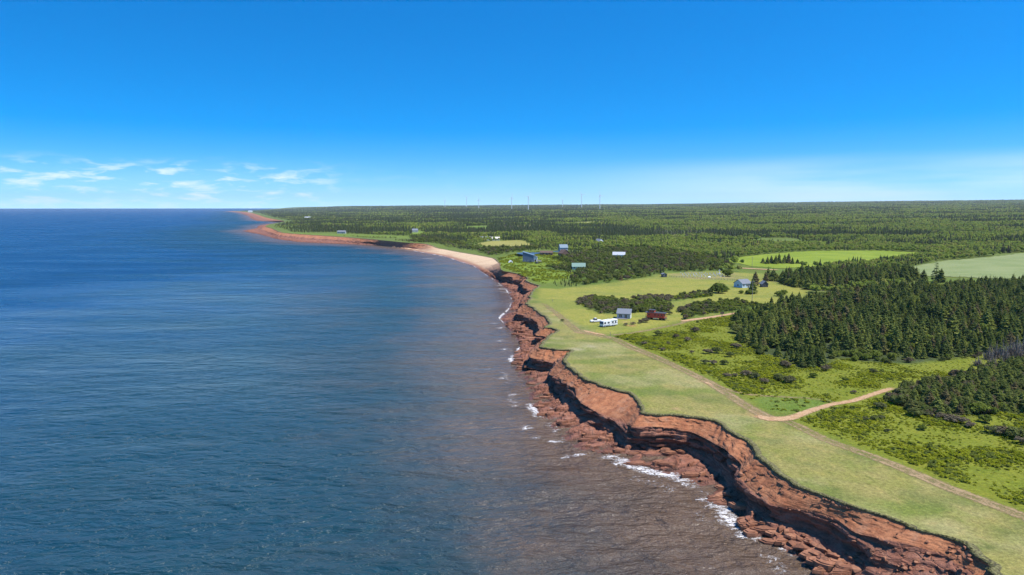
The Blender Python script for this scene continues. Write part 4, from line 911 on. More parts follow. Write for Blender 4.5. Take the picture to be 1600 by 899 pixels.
def car(name, label, px, py, rot, mat, L=4.4, truck=False, cat='car', keep=3.0, group=None):
    g = hit(px, py); HOUSES.append((g[0], g[1], keep)); o = thing(name, label, cat, g, R(rot), group); h = L / 2
    b = MB(); b.prism([(-h, .32), (h, .32), (h, .82), (h - .15, .92), (h - 1.0, 1.0), (-h + 1.15, 1.0), (-h + .1, .86), (-h, .7)], 'y', -.88, .88); bmesh.ops.bevel(b.b, geom=b.b.edges[:], offset=.06, segments=2, affect='EDGES'); b.part('body', M[mat], o)
    if truck: rp = [(-h + 1.3, .98), (.35, .98), (.25, 1.72), (-h + 1.9, 1.72)]
    else: rp = [(-h + 1.05, .98), (h - .45, .98), (h - .95, 1.52), (-h + 1.75, 1.52)]
    MB().prism(rp, 'y', -.74, .74).part('cabin_glass', M['glass'], o)
    MB().prism([(rp[3][0] + .02, 1.70 if truck else 1.50), (rp[2][0] - .02, 1.70 if truck else 1.50), (rp[2][0] - .05, 1.78 if truck else 1.58), (rp[3][0] + .05, 1.78 if truck else 1.58)], 'y', -.72, .72).part('car_roof', M[mat], o)
    for s in (-1, 1):
        for wx in (-h + .85, h - .85): wheel(o, wx, s * .8, .34, .22)
        MB().box(-h - .02, -h + .05, s * .62 - .18, s * .62 + .18, .6, .76).part('headlight', M['chrome'], o)
    return o
car('pickup_truck', 'white pickup truck parked behind the motorhome', 931, 503.5, 20, 'white', 5.2, True, 'truck')
def caboose():
    g = hit(1025, 499.5); HOUSES.append((g[0], g[1], 6.2)); o = thing('caboose', 'red railway caboose with roof cupola standing in the grass', 'caboose', g, R(-24)); L, w = 7.6, 1.4; h = L / 2
    body = MB().box(-h, h, -w, w, .95, 3.15, .03).part('body', M['caboose'], o)
    for i in range(19):
        x = -h + .2 + i * (L - .4) / 18
        for s in (-1, 1): MB().box(x - .03, x + .03, s * (w + .012) - .012, s * (w + .012) + .012, 1.0, 3.1).part('batten', M['caboose'], body)
    rf = [(-w - .18, 3.12), (-w * .55, 3.42), (0, 3.52), (w * .55, 3.42), (w + .18, 3.12), (w + .18, 3.04), (-w - .18, 3.04)]
    MB().prism(rf, 'x', -h - .75, h + .75).part('roof', M['charcoal'], o)
    cx = -1.7; cu = MB().box(cx - 1.15, cx + 1.15, -1.22, 1.22, 3.3, 4.35).part('cupola', M['caboose'], o)
    MB().prism([(-1.42, 4.32), (0, 4.58), (1.42, 4.32), (1.42, 4.26), (-1.42, 4.26)], 'x', cx - 1.35, cx + 1.35).part('cupola_roof', M['charcoal'], cu)
    for s in (-1, 1):
        for dx in (-.55, .55): MB().box(cx + dx - .36, cx + dx + .36, s * 1.235 - .02, s * 1.235 + .02, 3.62, 4.12).part('pane', M['glass'], cu)
        for x in (-2.9, -.2, 1.3, 2.7):
            f = MB().box(x - .36, x + .36, s * (w + .03) - .02, s * (w + .03) + .02, 1.85, 2.65).part('window', M['caboose'], o); MB().box(x - .26, x + .26, s * (w + .06) - .015, s * (w + .06) + .015, 1.95, 2.55).part('pane', M['glass'], f)
        e = MB(); e.box(min(s * h, s * (h + .78)), max(s * h, s * (h + .78)), -w, w, .88, .98); e.part('end_platform', M['charcoal'], o)
        r = MB(); xx = s * (h + .72)
        for y in (-1.25, -.45, .45, 1.25): r.tube([(xx, y, .95), (xx, y, 2.0)], [.035, .035], 6)
        for z in (1.5, 2.0): r.tube([(xx, -1.25, z), (xx, 1.25, z)], [.03, .03], 6)
        for y in (-1.25, 1.25): r.tube([(xx, y, .95), (xx, y, 3.1)], [.035, .035], 6)
        r.part('railing', M['caboose'], o); MB().box(s * (h + .01) - .03, s * (h + .01) + .03, -.4, .4, 1.0, 2.85).part('door', M['charcoal'], o)
        for y in (-1.15, 1.15):
            q = MB()
            for z in (.3, .6): q.box(xx - .22, xx + .22, y - .28, y + .28, z, z + .05)
            q.part('step', M['charcoal'], o)
        bx = s * (h - 1.15); MB().box(bx - 1.2, bx + 1.2, -.85, .85, .45, .75).part('bogie', M['charcoal'], o)
        for dx in (-.75, .75):
            for y in (-.78, .78): MB().tube([(bx + dx, y - .07, .42), (bx + dx, y + .07, .42)], [.42, .42], 18).part('wheel', M['rubber'], o)
    MB().box(-h - .7, h + .7, -.5, .5, .7, .95).part('underframe', M['charcoal'], o)
    MB().tube([(1.6, .3, 3.4), (1.6, .3, 4.1)], [.1, .1], 8).part('chimney', M['charcoal'], o); MB().box(-.9, 1.0, -1.32, -.9, .55, .9).part('tool_box', M['cream'], o)
    rl = thing('rail_track', 'short length of rail track under the red caboose', 'track', g, R(-24))
    for y in (-.78, .78): MB().box(-6, 6, y - .05, y + .05, -.06, .02).part('rail', M['charcoal'], rl)
    for i in range(13): MB().box(-5.9 + i * .97, -5.7 + i * .97, -1.2, 1.2, -.2, -.065).part('sleeper', M['wood'], rl)
caboose()

house('house', 'pale blue cottage with grey gable roof among trees on the lawn', 1160, 449, 7.6, 7.0, 2.8, 2.3, 28, 'paleblue', 'roof_grey', 'x', wins=3, keep=7)
house('shed', 'small dark shed with grey gable roof next to the pale blue cottage', 1193.5, 448.5, 3.6, 4.0, 2.2, 1.7, 4, 'charcoal', 'roof_grey', 'y', wins=0, keep=4, cat='shed')
house('shed', 'dark box-like shed on the far edge of the lawn by the graveyard', 1037.5, 433, 3.2, 3.0, 2.3, .6, 10, 'charcoal', 'roof_grey', 'y', wins=1, keep=4, cat='shed')
house('beach_house', 'tall blue house with sloping roof near the sand beach', 826, 410, 10.0, 8.5, 6.6, 3.0, -6, 'blue_siding', 'roof_blue', style='shed', wins=3, keep=9)
house('shed', 'small white outbuilding against the tall blue beach house', 836.5, 409, 3.6, 4.0, 4.2, 1.2, -6, 'white', 'roof_grey', 'y', wins=1, keep=4, cat='shed')
house('cottage', 'long low dark red cottage beside the pond', 854, 398.5, 13, 6, 2.6, 1.8, -8, 'dark_red', 'brown', 'x', wins=4, keep=9)
house('cottage', 'brown shingled cottage with steep roof among dark scrub', 881, 401, 9, 8, 3.6, 3.6, 30, 'brown', 'brown', 'y', wins=2, keep=7, chim=True)
house('cottage', 'cottage with blue metal roof behind the brown shingled one', 880, 392.5, 9, 8, 4.2, 3.4, 10, 'grey_siding', 'roof_blue', 'x', wins=2, keep=8)
house('cottage', 'cottage with mint green metal roof half hidden in scrub', 904, 421, 10.5, 7, 2.6, 2.6, -4, 'cream', 'roof_green', 'x', wins=3, keep=8)
house('cottage', 'white gabled cottage with pale roof behind the mint roofed one', 967, 402.5, 12, 7.5, 3.0, 2.6, -10, 'white', 'roof_pale', 'x', wins=3, keep=11)
house('farmhouse', 'white farmhouse with grey roof in front of tall dark woods', 936, 382, 9, 8, 4.4, 3.2, 38, 'white', 'roof_grey', 'y', wins=2, keep=12)
house('bungalow', 'long white bungalow beside the golden hay field', 759, 375.5, 19, 8, 3.0, 2.4, 3, 'white', 'roof_pale', 'x', wins=6, keep=18)
house('barn', 'cream outbuilding at the end of the long white bungalow', 774.5, 375.8, 12, 8, 3.0, 2.4, 3, 'cream', 'cream', 'x', wins=2, keep=14, cat='barn')
house('cottage', 'grey cottage on a bright lawn above the far bay', 648, 363, 12, 10, 3.6, 3.6, 20, 'grey_siding', 'roof_grey', 'x', wins=3, keep=22)
house('cottage', 'dark cottage on the grass above the far red cliffs', 534, 365, 15, 9, 3.2, 2.6, 0, 'grey_siding', 'roof_grey', 'x', wins=3, keep=22)
house('cottage', 'white cottage in woods behind the far headland', 481, 342, 26, 14, 5, 4, 8, 'white', 'roof_pale', 'x', wins=3, keep=60)
house('cottage', 'tiny white house on the most distant headland', 391, 332, 40, 24, 11, 7, 8, 'white', 'roof_pale', 'x', wins=3, keep=90)
car('car', 'white car parked beside the tall blue beach house', 842, 409.5, 10, 'white', 4.6)
car('car', 'dark car parked in front of the tall blue beach house', 838.5, 412, -70, 'charcoal', 4.6)
# white tent on the dune grass
def tent():
    g = hit(798, 410.5); o = thing('tent', 'small white tent pitched on the grass near the beach', 'tent', g, R(15)); HOUSES.append((g[0], g[1], 5))
    MB().prism([(-2.2, 0), (2.2, 0), (.12, 2.0), (-.12, 2.0)], 'y', -2.4, 2.4).part('canopy', M['white'], o); MB().prism([(-.7, .02), (.7, .02), (0, 1.5)], 'y', -2.44, -2.41).part('opening', M['charcoal'], o)
    for s in (-1, 1): MB().tube([(0, s * 2.4, 2.0), (0, s * 4.0, 0)], [.02, .02], 5).part('guy_rope', M['wood'], o)
tent()
# graveyard
def graveyard():
    a = MB(); a.box(-.34, .34, -.09, .09, .12, .75); a.prism([(-.34, .75), (.34, .75), (.24, .98), (0, 1.08), (-.24, .98)], 'y', -.09, .09); st = a.me('slab', M['stone'])
    bs = MB().box(-.48, .48, -.22, .22, -.15, .12).me('plinth', M['stone']); ob = MB().tube([(0, 0, .1), (0, 0, 1.7), (0, 0, 2.0)], [.24, .17, .02], 4).me('obelisk', M['stone'])
    k = 0
    for r, y0 in enumerate((427.2, 428.8, 430.4, 432.2)):
        for i in range(12):
            px = 1064 + i * 5.6 + r * 1.7 + random.uniform(-1.2, 1.2); g = hit(px, y0 + .012 * (px - 1064) + random.uniform(-.3, .3)); tall = (k % 7 == 3)
            o = thing('headstone', 'tall pale obelisk headstone in the dry grass graveyard' if tall else 'small pale upright headstone in the dry grass graveyard', 'headstone', g, R(random.uniform(-12, 12)), 'obelisk headstones in the graveyard' if tall else 'upright headstones in the graveyard')
            link('plinth', bs, o); link('obelisk' if tall else 'slab', ob if tall else st, o); sc = random.uniform(.7, 1.0); o.scale = (sc, sc, sc); k += 1
    g = hit(1124, 428.5); o = thing('monument', 'white cross monument on a stepped base in the graveyard', 'monument', g); HOUSES.append((g[0], g[1], 3))
    MB().box(-.9, .9, -.9, .9, -.1, .3).part('base', M['stone'], o); MB().box(-.55, .55, -.55, .55, .3, .9).part('base', M['stone'], o); c = MB(); c.box(-.16, .16, -.14, .14, .9, 3.6); c.box(-.75, .75, -.14, .14, 2.5, 2.82); c.part('cross', M['white'], o)
    g = hit(1108, 434); o = thing('boulder', 'white painted boulder at the graveyard edge', 'boulder', g); bm = bmesh.new(); bmesh.ops.create_icosphere(bm, subdivisions=2, radius=.8)
    for v in bm.verts: v.co = Vector((v.co.x * 1.5, v.co.y, v.co.z * .75 + .3)) * random.uniform(.9, 1.1)
    m = bpy.data.meshes.new('rock'); bm.to_mesh(m); bm.free(); m.materials.append(M['white']); link('rock', m, o)
    # rail fence on the near side
    q = hits([(1046, 433.5), (1075, 434.5), (1105, 437), (1140, 438.5), (1162, 439.5)]); q2 = catmull(q, np.linspace(0, 4, 30)); o = thing('fence', 'low wooden post fence along the graveyard', 'fence', q2[0])
    pm = MB().box(-.08, .08, -.08, .08, -.2, 1.2).me('post', M['wood'])
    for p in q2: link('post', pm, o, tuple(p - q2[0]))
    for z in (.5, 1.0): MB().tube([tuple(p - q2[0] + np.array([0, 0, z])) for p in q2], [.04] * 30, 4).part('rail', M['wood'], o)
graveyard()
def pole(label, px, py, h, arm=True):
    g = hit(px, py); o = thing('utility_pole', label, 'pole', g); MB().tube([(0, 0, -.5), (0, 0, h)], [.16, .11], 8).part('shaft', M['wood'], o)
    if arm:
        MB().box(-1.1, 1.1, -.06, .06, h - .7, h - .55).part('crossarm', M['wood'], o)
        for x in (-.95, .95): MB().tube([(x, 0, h - .55), (x, 0, h - .35)], [.06, .04], 6).part('insulator', M['stone'], o)
pole('wooden utility pole on the lawn in front of the pale blue cottage', 1175, 473, 11.5); pole('wooden utility pole beside the bright green field', 1175, 419.5, 9.5)
pole('wooden utility pole standing in the scrub behind the mint roofed cottage', 933.5, 405, 9.5); pole('wooden utility pole at the left of the white gabled cottage', 963, 385, 9)
def post(label, px, py, h, nm='post', w=.09, board=None):
    g = hit(px, py); o = thing(nm, label, 'post', g); MB().box(-w, w, -w, w, -.3, h).part('shaft', M['wood'], o); MB().prism([(-w, h), (w, h), (0, h + w)], 'y', -w, w).part('cap', M['wood'], o)
    if board: MB().box(-board, board, -w - .05, -w, h - .9, h - .1).part('board', M['brown'], o)
post('short wooden post beside the track below the motorhome', 953.5, 526, 1.7); post('small post standing alone on the mown grass near the cliff notch', 863, 471.5, 1.5)
post('brown notice board on posts beside the dirt driveway', 1128, 496.5, 2.6, 'notice_board', .12, .9)
# turbines
def turbines():
    tw = None
    for i, (px, hy, d, ph, lab) in enumerate(((825.5,307.5,5000,35,'white wind turbine with two blades raised in a wide V'), (937.5,305.5,5000,-20,'white wind turbine with one blade pointing up and left'), (799.5,309,5400,10,'white wind turbine with one upright blade beside the V bladed one'), (909,304.5,5900,80,'white wind turbine with a blade level to the side'),
                                        (695,313,7000,15,'pale far wind turbine above the shoreline woods'), (729,308.5,7200,60,'pale far wind turbine with blades turned aside'), (748,312.5,6200,0,'slim pale wind turbine above the dark woods'), (879,313,7600,50,'smallest pale wind turbine on the horizon'))):
        dx, dy, dz = ray(px, hy); t = d / math.hypot(dx, dy); hub = np.array([dx * t, dy * t, CAMZ + dz * t]); z0 = gz(hub[0], hub[1]); H = hub[2] - z0
        HOUSES.append((hub[0], hub[1], 45)); o = thing('wind_turbine', lab, 'wind turbine', (hub[0], hub[1], z0), R(20), 'wind turbines on the skyline')
        MB().tube([(0, 0, -3), (0, 0, H * .5), (0, 0, H)], [3.0, 2.4, 1.7], 12).part('tower', M['turbine'], o); MB().box(-2.0, 2.0, -3.5, 6.5, H - 1.8, H + 2.2, .5).part('nacelle', M['turbine'], o)
        hb = MB().tube([(0, -3.4, H), (0, -5.2, H), (0, -6.4, H)], [1.9, 1.7, .3], 12).part('hub', M['turbine'], o)
        for k in range(3):
            a = R(ph + 120 * k); b = MB(); L = 40
            b.prism([(-.9, 0), (.9, 0), (2.0, L * .2), (1.4, L * .5), (.35, L), (-.25, L), (-.7, L * .4)], 'y', -.3, .3); m = b.me('blade', M['turbine']); bl = link('blade', m, o, (0, -4.8, H)); bl.rotation_euler = (0, a, 0)
turbines()

# ================================================================== plants set out
TK = {}
QUOTA = {'wood': 130, 'woodleaf': 40, 'woodfoot': 30, 'grove': 42, 'groveleaf': 10, 'scrubspruce': 24, 'thicket': 74, 'hedge': 58, 'hedge2': 24, 'hedge3': 30, 'scrub': 48}
MASS = {}
def spare(kind, i, loc, sc): MASS.setdefault(kind, []).append((i, loc, sc))
def seen_first(q):
    """indices of plants in the frame from the nearest, then the others"""
    px = pix(q); r = np.hypot(q[:, 0], q[:, 1]); out = (px[:, 0] < 0) | (px[:, 0] > 1600) | (px[:, 1] > 905); return np.argsort(r + 1e6 * out)
def proto(kind, i, trunk_h, trunk_r, limbs=0, spread=1.0):
    key = (kind, i)
    if key not in TK: TK[key] = trunk_mesh('stem' if 'shrub' in kind or kind == 'brush' else 'trunk', trunk_h, trunk_r, i, limbs, spread)
    return LIB[kind][1][i], TK[key]
def plant(name, kind, i, loc, sc, label, cat, group, rz=None, quota=None):
    if quota:
        if QUOTA[quota] <= 0: spare(kind, i, loc, sc); return None
        QUOTA[quota] -= 1
    par = {'spruce': (6.8, .14, 0, 0), 'leaf': (4.8, .17, 5, 1.5), 'shrub': (1.2, .06, 4, .7), 'greenshrub': (1.2, .06, 4, .7), 'brush': (1.0, .05, 4, .7)}[kind]
    cr, tr = proto(kind, i, *par); o = thing(name, label, cat, loc, random.uniform(0, 6.28) if rz is None else rz, group); o.scale = sc
    link('crown' if cat == 'tree' else 'foliage', cr, o); link('trunk' if cat == 'tree' else 'stem', tr, o); return o
def looks(v, tall):
    return ('tall ' if tall else 'short ') + {5: 'broad squat', 6: 'ragged thin-branched', 7: 'bushy'}.get(v, 'full conical')
def sc3(s, j=.12): return (s * random.uniform(1 - j, 1 + j), s * random.uniform(1 - j, 1 + j), s * random.uniform(1 - j, 1 + j))

# ---- the spruce wood: the foremost trees one by one, the rest as one mass
def spruce_wood():
    p = clear(inzone('wood', 3.1, 3.5, 1.1, 9)); p = p[(fbm(p[:, 0] / 10, p[:, 1] / 10, 135, 3) > .36) | (rng.random(len(p)) < .35)]; edge = segdist(p, Z['wood'][:, :2], True); r = np.hypot(*p.T)
    h = .62 + .38 * sstep(0, 18, edge); h = h * (.55 + .85 * fbm(p[:, 0] / 14, p[:, 1] / 14, 130, 3)) * rng.uniform(.62, 1.22, len(p))
    q = withz(p, -.1); px = pix(q); vis = (px[:, 0] > 1090) & (px[:, 0] < 1620)
    leafy = (rng.random(len(p)) < .17) | (fbm(p[:, 0] / 16, p[:, 1] / 16, 131, 2) > .68)
    for a in ((1305,500),(1430,545),(1560,505),(1545,485),(1420,528),(1465,540),(1482,533),(1500,512),(1590,515),(1265,510),(1370,516),(1400,482),(1445,538)):
        g = hit(*a); k = int(np.argmin(np.hypot(p[:, 0] - g[0], p[:, 1] - g[1]))); leafy[k] = True
    order = np.argsort(np.where(vis, r, 1e9)); one = np.zeros(len(p), bool); one[[k for k in order if not leafy[k]][:QUOTA['wood']]] = True; one[[k for k in order if leafy[k]][:QUOTA['woodleaf']]] = True
    for k in np.where(one)[0]:
        if leafy[k]: plant('broadleaf_tree', 'leaf', int(k % 4), tuple(q[k]), sc3(h[k] * .82), 'light green broadleaf tree among the dark spruces of the wood', 'tree', 'broadleaf trees in the spruce wood')
        elif edge[k] < 5: plant('spruce_tree', 'spruce', int(k % 8), tuple(q[k]), sc3(h[k]), looks(int(k % 8), h[k] > .62) + ' spruce on the ferny edge of the dense wood', 'tree', looks(int(k % 8), h[k] > .62) + ' spruces on the edge of the wood')
        else: plant('spruce_tree', 'spruce', int(k % 8), tuple(q[k]), sc3(h[k]), looks(int(k % 8), h[k] > .85) + ' dark spruce crowded inside the dense wood', 'tree', looks(int(k % 8), h[k] > .85) + ' spruces in the wood')
    m = ~one & ~leafy; stuff('spruce_wood', 'spruce', q[m], rng.integers(0, 8, m.sum()), np.stack([h[m] * rng.uniform(.8, 1.35, m.sum()), h[m] * rng.uniform(.8, 1.35, m.sum()), h[m]], 1), 'dense dark spruce wood stretching back from the ferns', 'wood', .03)
    m = ~one & leafy; stuff('broadleaf_wood', 'leaf', q[m], rng.integers(0, 4, m.sum()), np.repeat(h[m][:, None] * .85, 3, 1), 'light green broadleaf crowns deep in the spruce wood', 'wood', .03)
    # low brush along the foot of the wood
    e = edge < 2.6; b = q[e & vis & (r < 330)]
    b = b[rng.permutation(len(b))[:QUOTA['woodfoot']]]
    for v in b: plant('shrub', 'shrub', random.randrange(5), (v[0] + random.uniform(-1, 1), v[1] - random.uniform(.5, 2.5), v[2]), sc3(random.uniform(.6, 1.1)), 'dark low shrub at the foot of the spruce wood', 'shrub', 'shrubs at the foot of the spruce wood')
spruce_wood()
def grove():
    p = clear(inzone('grove', 4.6, 3, .6, 10)); q = withz(p, -.1); q = q[seen_first(q)]
    for k in range(len(q)):
        if k % 6 == 0: plant('broadleaf_tree', 'leaf', k % 4, tuple(q[k]), sc3(1.05), 'rounded green tree in the conifer grove behind the cottage lawn', 'tree', 'broadleaf trees in the conifer grove', quota='groveleaf')
        else: sz = random.uniform(.95, 1.35); plant('spruce_tree', 'spruce', k % 8, tuple(q[k]), sc3(sz), looks(k % 8, sz > 1.15) + ' dark conifer in the grove between lawn and bright field', 'tree', looks(k % 8, sz > 1.15) + ' conifers in the grove', quota='grove')
    for px, py, s in ((1405,440,1.5),(1412,441,1.6),(1420,440,1.4),(1431,438,1.35),(1443,437,1.2),(1462,441,1.75),(1470,442,1.5),(1200,437,1.2),(1208,439,1.4)):
        plant('spruce_tree', 'spruce', random.randrange(8), tuple(hit(px, py)), sc3(s), 'ragged tall conifer standing clear in front of the pale field', 'tree', 'ragged conifers in front of the pale field')
    for px, py, s in ((1192,412,1.15),(1199,413,1.25),(1206,412.5,1.0),(1212,413,1.4),(1217,412,1.55),(1224,412.5,1.0),(1232,412,1.6),(1238,413,1.1),(1246,412.5,.9),(1205,410,1.2),(1226,410,1.3)):
        plant('spruce_tree', 'spruce', random.randrange(8), tuple(hit(px, py)), sc3(s * .8), 'dark conifer in the clump islanded in the bright green field', 'tree', 'conifers islanded in the bright field')
grove()
def thicket():
    p = inzone('thicket', 2.1, 1.6, .8, 6); q = withz(p, -.1); d = segdist(p, Z['thicket'][:, :2], True); px = pix(q); q = q[px[:, 0] < 1640]; d = d[px[:, 0] < 1640]
    o = np.argsort(np.hypot(q[:, 0], q[:, 1]) + 12 * rng.random(len(q)))
    for n, k in enumerate(o):
        s = .40 + .14 * sstep(0, 8, d[k]) + random.uniform(-.08, .12); a = random.random()
        if a < .62: t = plant('spruce_tree', 'spruce', n % 8, tuple(q[k]), (s * 1.5, s * 1.5, s), 'wind-stunted ' + looks(n % 8, s > .55) + ' spruce in the thicket beyond the dirt road', 'tree', looks(n % 8, s > .55) + ' stunted spruces in the thicket', quota='thicket')
        elif a < .84: plant('shrub', 'shrub', n % 5, tuple(q[k]), sc3(random.uniform(.9, 1.5)), 'dark tangled shrub in the thicket beyond the dirt road', 'shrub', 'dark shrubs in the thicket', quota='thicket')
        elif a < .94: plant('dead_shrub', 'brush', n % 3, tuple(q[k]), sc3(random.uniform(.9, 1.5)), 'grey brown dying shrub in the thicket beyond the dirt road', 'shrub', 'dying shrubs in the thicket', quota='thicket')
        else: plant('shrub', 'greenshrub', n % 3, tuple(q[k]), sc3(random.uniform(.9, 1.4)), 'fresh green bush in the thicket beyond the dirt road', 'shrub', 'green bushes in the thicket', quota='thicket')
    dm = [dead_mesh('dead_trunk', 6.0, 460 + i) for i in range(3)]
    for i, (a, b, s) in enumerate(((1545,562,.9),(1556,560,1.0),(1566,558,1.1),(1578,556,1.1),(1588,554,1.2),(1598,552,1.1),(1550,572,.8),(1572,566,.9),(1528,572,.7),(1592,562,1.0))):
        o = thing('dead_tree', 'bare grey dead tree at the back of the thicket', 'tree', hit(a, b), random.uniform(0, 6), 'bare dead trees behind the thicket'); o.scale = (s * 1.2, s * 1.2, s); link('branches', dm[i % 3], o); link('twigs', TW, o)
TW = twig_mesh('twigs', 1.6, 4.5, 220, M['deadwood'], 77, .05)
thicket()
def hedges():
    for key, sp, smin, smax, lab, gr in (('hedge', 2.7, .75, 1.25, 'dark shrub in the hedge behind the cabin and caboose', 'shrubs in the hedge behind the cabin'), ('hedge2', 3.0, .7, 1.25, 'shrub in the green strip dividing the two lawns', 'shrubs in the strip between the lawns'),
                                     ('hedge3', 2.9, .75, 1.3, 'shrub in the hedge above the dirt driveway', 'shrubs in the hedge above the driveway'), ('scrub', 5.4, 1.2, 1.9, 'dark shrub in the wide scrub around the shore cottages', 'shrubs in the cottage scrub')):
        p = clear(inzone(key, sp, 2.0, .8, 8), -1.5); q = withz(p); o_ = seen_first(q); p, q = p[o_], q[o_]; px = pix(q)
        for k in range(len(q)):
            n = fbm(p[k:k + 1, 0] / 12, p[k:k + 1, 1] / 12, 140, 2)[0]; s = random.uniform(smin, smax); left = key == 'hedge' and px[k, 0] < 925
            if left or (n < .36 and key != 'scrub') or random.random() < .07: plant('dead_shrub', 'brush', k % 3, tuple(q[k]), sc3(s), lab.replace('dark shrub', 'brownish shrub') if 'dark' in lab else 'brownish ' + lab, 'shrub', 'brownish ' + gr, quota=key)
            elif n > .56 or (key in ('hedge2', 'hedge3') and random.random() < .4): plant('shrub', 'greenshrub', k % 3, tuple(q[k]), sc3(s * .85), lab.replace('dark shrub', 'bright green bush') if 'dark' in lab else 'bright green ' + lab, 'shrub', 'bright green ' + gr, quota=key)
            elif key == 'scrub' and random.random() < .35: plant('spruce_tree', 'spruce', k % 8, tuple(q[k]), sc3(random.uniform(.45, .8)), 'small dark spruce in the scrub around the shore cottages', 'tree', 'spruces in the cottage scrub', quota='scrubspruce')
            else: plant('shrub', 'shrub', k % 5, tuple(q[k]), sc3(s), lab if 'dark' in lab else 'dark ' + lab, 'shrub', 'dark ' + gr.replace('dark ', ''), quota=key)
hedges()
# ---- bushes standing alone, each where it grows
for px, py, w, kind in ((1028,525,17,'shrub'),(1056,528,12,'shrub'),(1074,533,15,'brush'),(1086,519,16,'shrub'),(1044,538,9,'brush'),(1035,548,12,'brush'),(1007,539,13,'brush'),(1081,552,11,'brush'),(1106,553,20,'brush'),(1119,552,18,'shrub'),
                        (1101,569,18,'brush'),(1114,570,18,'brush'),(1131,570,14,'shrub'),(1140,558,16,'shrub'),(1136,590,18,'brush'),(1148,589,14,'brush'),(1166,588,22,'brush'),(1180,592,22,'brush'),(1194,599,20,'brush'),(1215,594,20,'shrub'),(1234,599,22,'shrub'),
                        (1150,545,22,'brush'),(1152,521,24,'shrub'),(1162,518,20,'shrub'),(1225,574,20,'shrub'),(1375,639,24,'brush'),(1352,657,14,'brush'),(1364,657,13,'shrub'),(1377,655,14,'brush'),(1428,651,24,'shrub'),(1440,650,22,'brush'),(1470,655,24,'brush'),
                        (1486,660,26,'brush'),(1502,662,24,'brush'),(1515,668,20,'brush'),(1528,646,30,'greenshrub'),(1552,677,26,'brush'),(1568,680,28,'brush'),(1586,684,28,'shrub'),(1598,694,24,'brush'),(1540,660,20,'greenshrub'),(1384,627,16,'shrub'),(1387,675,11,'brush'),
                        (1334,615,12,'brush'),(1364,583,15,'brush'),(1290,580,16,'shrub'),(1270,590,14,'greenshrub'),(1440,672,14,'greenshrub'),(978,509,10,'brush'),(989,508,12,'brush'),(1000,505,11,'shrub'),(1009,504,14,'shrub'),(1046,492,14,'brush'),(1066,488,16,'shrub'),
                        (879,502,7,'shrub'),(1090,504,6,'shrub'),(1062,543,8,'shrub'),(1190,610,9,'brush'),(1320,596,12,'greenshrub'),(1470,610,16,'greenshrub'),(1600,640,26,'shrub')):
    g = hit(px, py); s = w * math.hypot(g[0], g[1]) / FPX / 3.4
    nm, lab, gr = {'shrub': ('shrub', 'dark green shrub standing alone in the bright ferns', 'dark shrubs alone in the ferns'), 'brush': ('dead_shrub', 'low grey brown shrub standing alone in the bright ferns', 'grey brown shrubs alone in the ferns'),
                   'greenshrub': ('shrub', 'rounded light green bush among the ferns', 'light green bushes among the ferns')}[kind]
    if px < 900: lab, gr = 'low dark tussock shrub alone on the mown cliff-top grass', None
    plant(nm, kind, random.randrange(3), tuple(g), (s * 1.05, s, s * .85), lab, 'shrub', gr)
for k in range(18):
    f = k / 17.0; g = hit(1398 + 125 * f + random.uniform(-3, 3), 414.5 - 17 * f ** .8 + random.uniform(-.5, .5)); plant('shrub', 'greenshrub' if k % 3 else 'shrub', k % 3, tuple(g), sc3(random.uniform(1.4, 2.3)), 'bush in the hedgerow between the bright field and the pale field', 'shrub', 'bushes in the hedgerow between two fields')
# ---- lawn trees
for px, py, kind, s, nm, lab in ((1123,458,'leaf',1.6,'broadleaf_tree','broad round dark tree alone in the middle of the lawn'), (1133,456,'leaf',.9,'broadleaf_tree','small light tree leaning against the broad round lawn tree'), (1176,459,'spruce',1.25,'spruce_tree','dark conifer in front of the pale blue cottage'), (1170,460,'leaf',.75,'broadleaf_tree','low leafy tree beneath the dark conifer by the cottage'),
                               (1158,459,'leaf',.55,'broadleaf_tree','small tree at the corner of the pale blue cottage'), (1164,445,'leaf',.9,'broadleaf_tree','brownish tree rising behind the pale blue cottage roof'), (1180,446,'spruce',1.3,'spruce_tree','tall conifer between the pale blue cottage and the small dark shed'), (1217,463,'leaf',.8,'broadleaf_tree','half bare tree on the lawn towards the spruce wood'), (1224,461,'leaf',.85,'broadleaf_tree','green tree touching the half bare tree on the lawn'),
                               (1137,432,'leaf',1.5,'broadleaf_tree','large dark tree at the end of the graveyard'), (1000,470,'leaf',.6,'broadleaf_tree','small round tree at the end of the strip between lawns'), (1048,483,'spruce',.55,'spruce_tree','small dark spruce right behind the caboose'), (1196,440,'spruce',1.0,'spruce_tree','conifer right behind the small dark shed')):
    plant(nm, kind, random.randrange(4), tuple(hit(px, py)), (s * 1.2, s * 1.2, s * .92) if kind == 'leaf' else sc3(s, .05), lab, 'tree', None)

# ---- low growth behind the beach
for p_ in withz(clear(inzone('dune', 6.0, 5, .9, 25), 2)):
    a_ = random.random(); spare('shrub' if a_ < .4 else 'greenshrub' if a_ < .8 else 'brush', random.randrange(3), tuple(p_), sc3(random.uniform(.9, 2.3), .2))
# ---- what is left over of each kind, as masses
for kind, nm, lab, cat in (('spruce', 'conifer_mass', 'further dark conifers filling the grove, thicket and scrub', 'trees'), ('leaf', 'broadleaf_mass', 'further rounded trees filling the grove', 'trees'), ('shrub', 'shrub_mass', 'further dark shrubs massed in hedges, thicket and scrub', 'shrubs'),
                       ('greenshrub', 'green_shrub_mass', 'further light green bushes massed in hedges and scrub', 'shrubs'), ('brush', 'brown_shrub_mass', 'further grey brown shrubs massed in hedges and thicket', 'shrubs')):
    if MASS.get(kind): stuff(nm, kind, [m[1] for m in MASS[kind]], [m[0] for m in MASS[kind]], [m[2] for m in MASS[kind]], lab, cat)
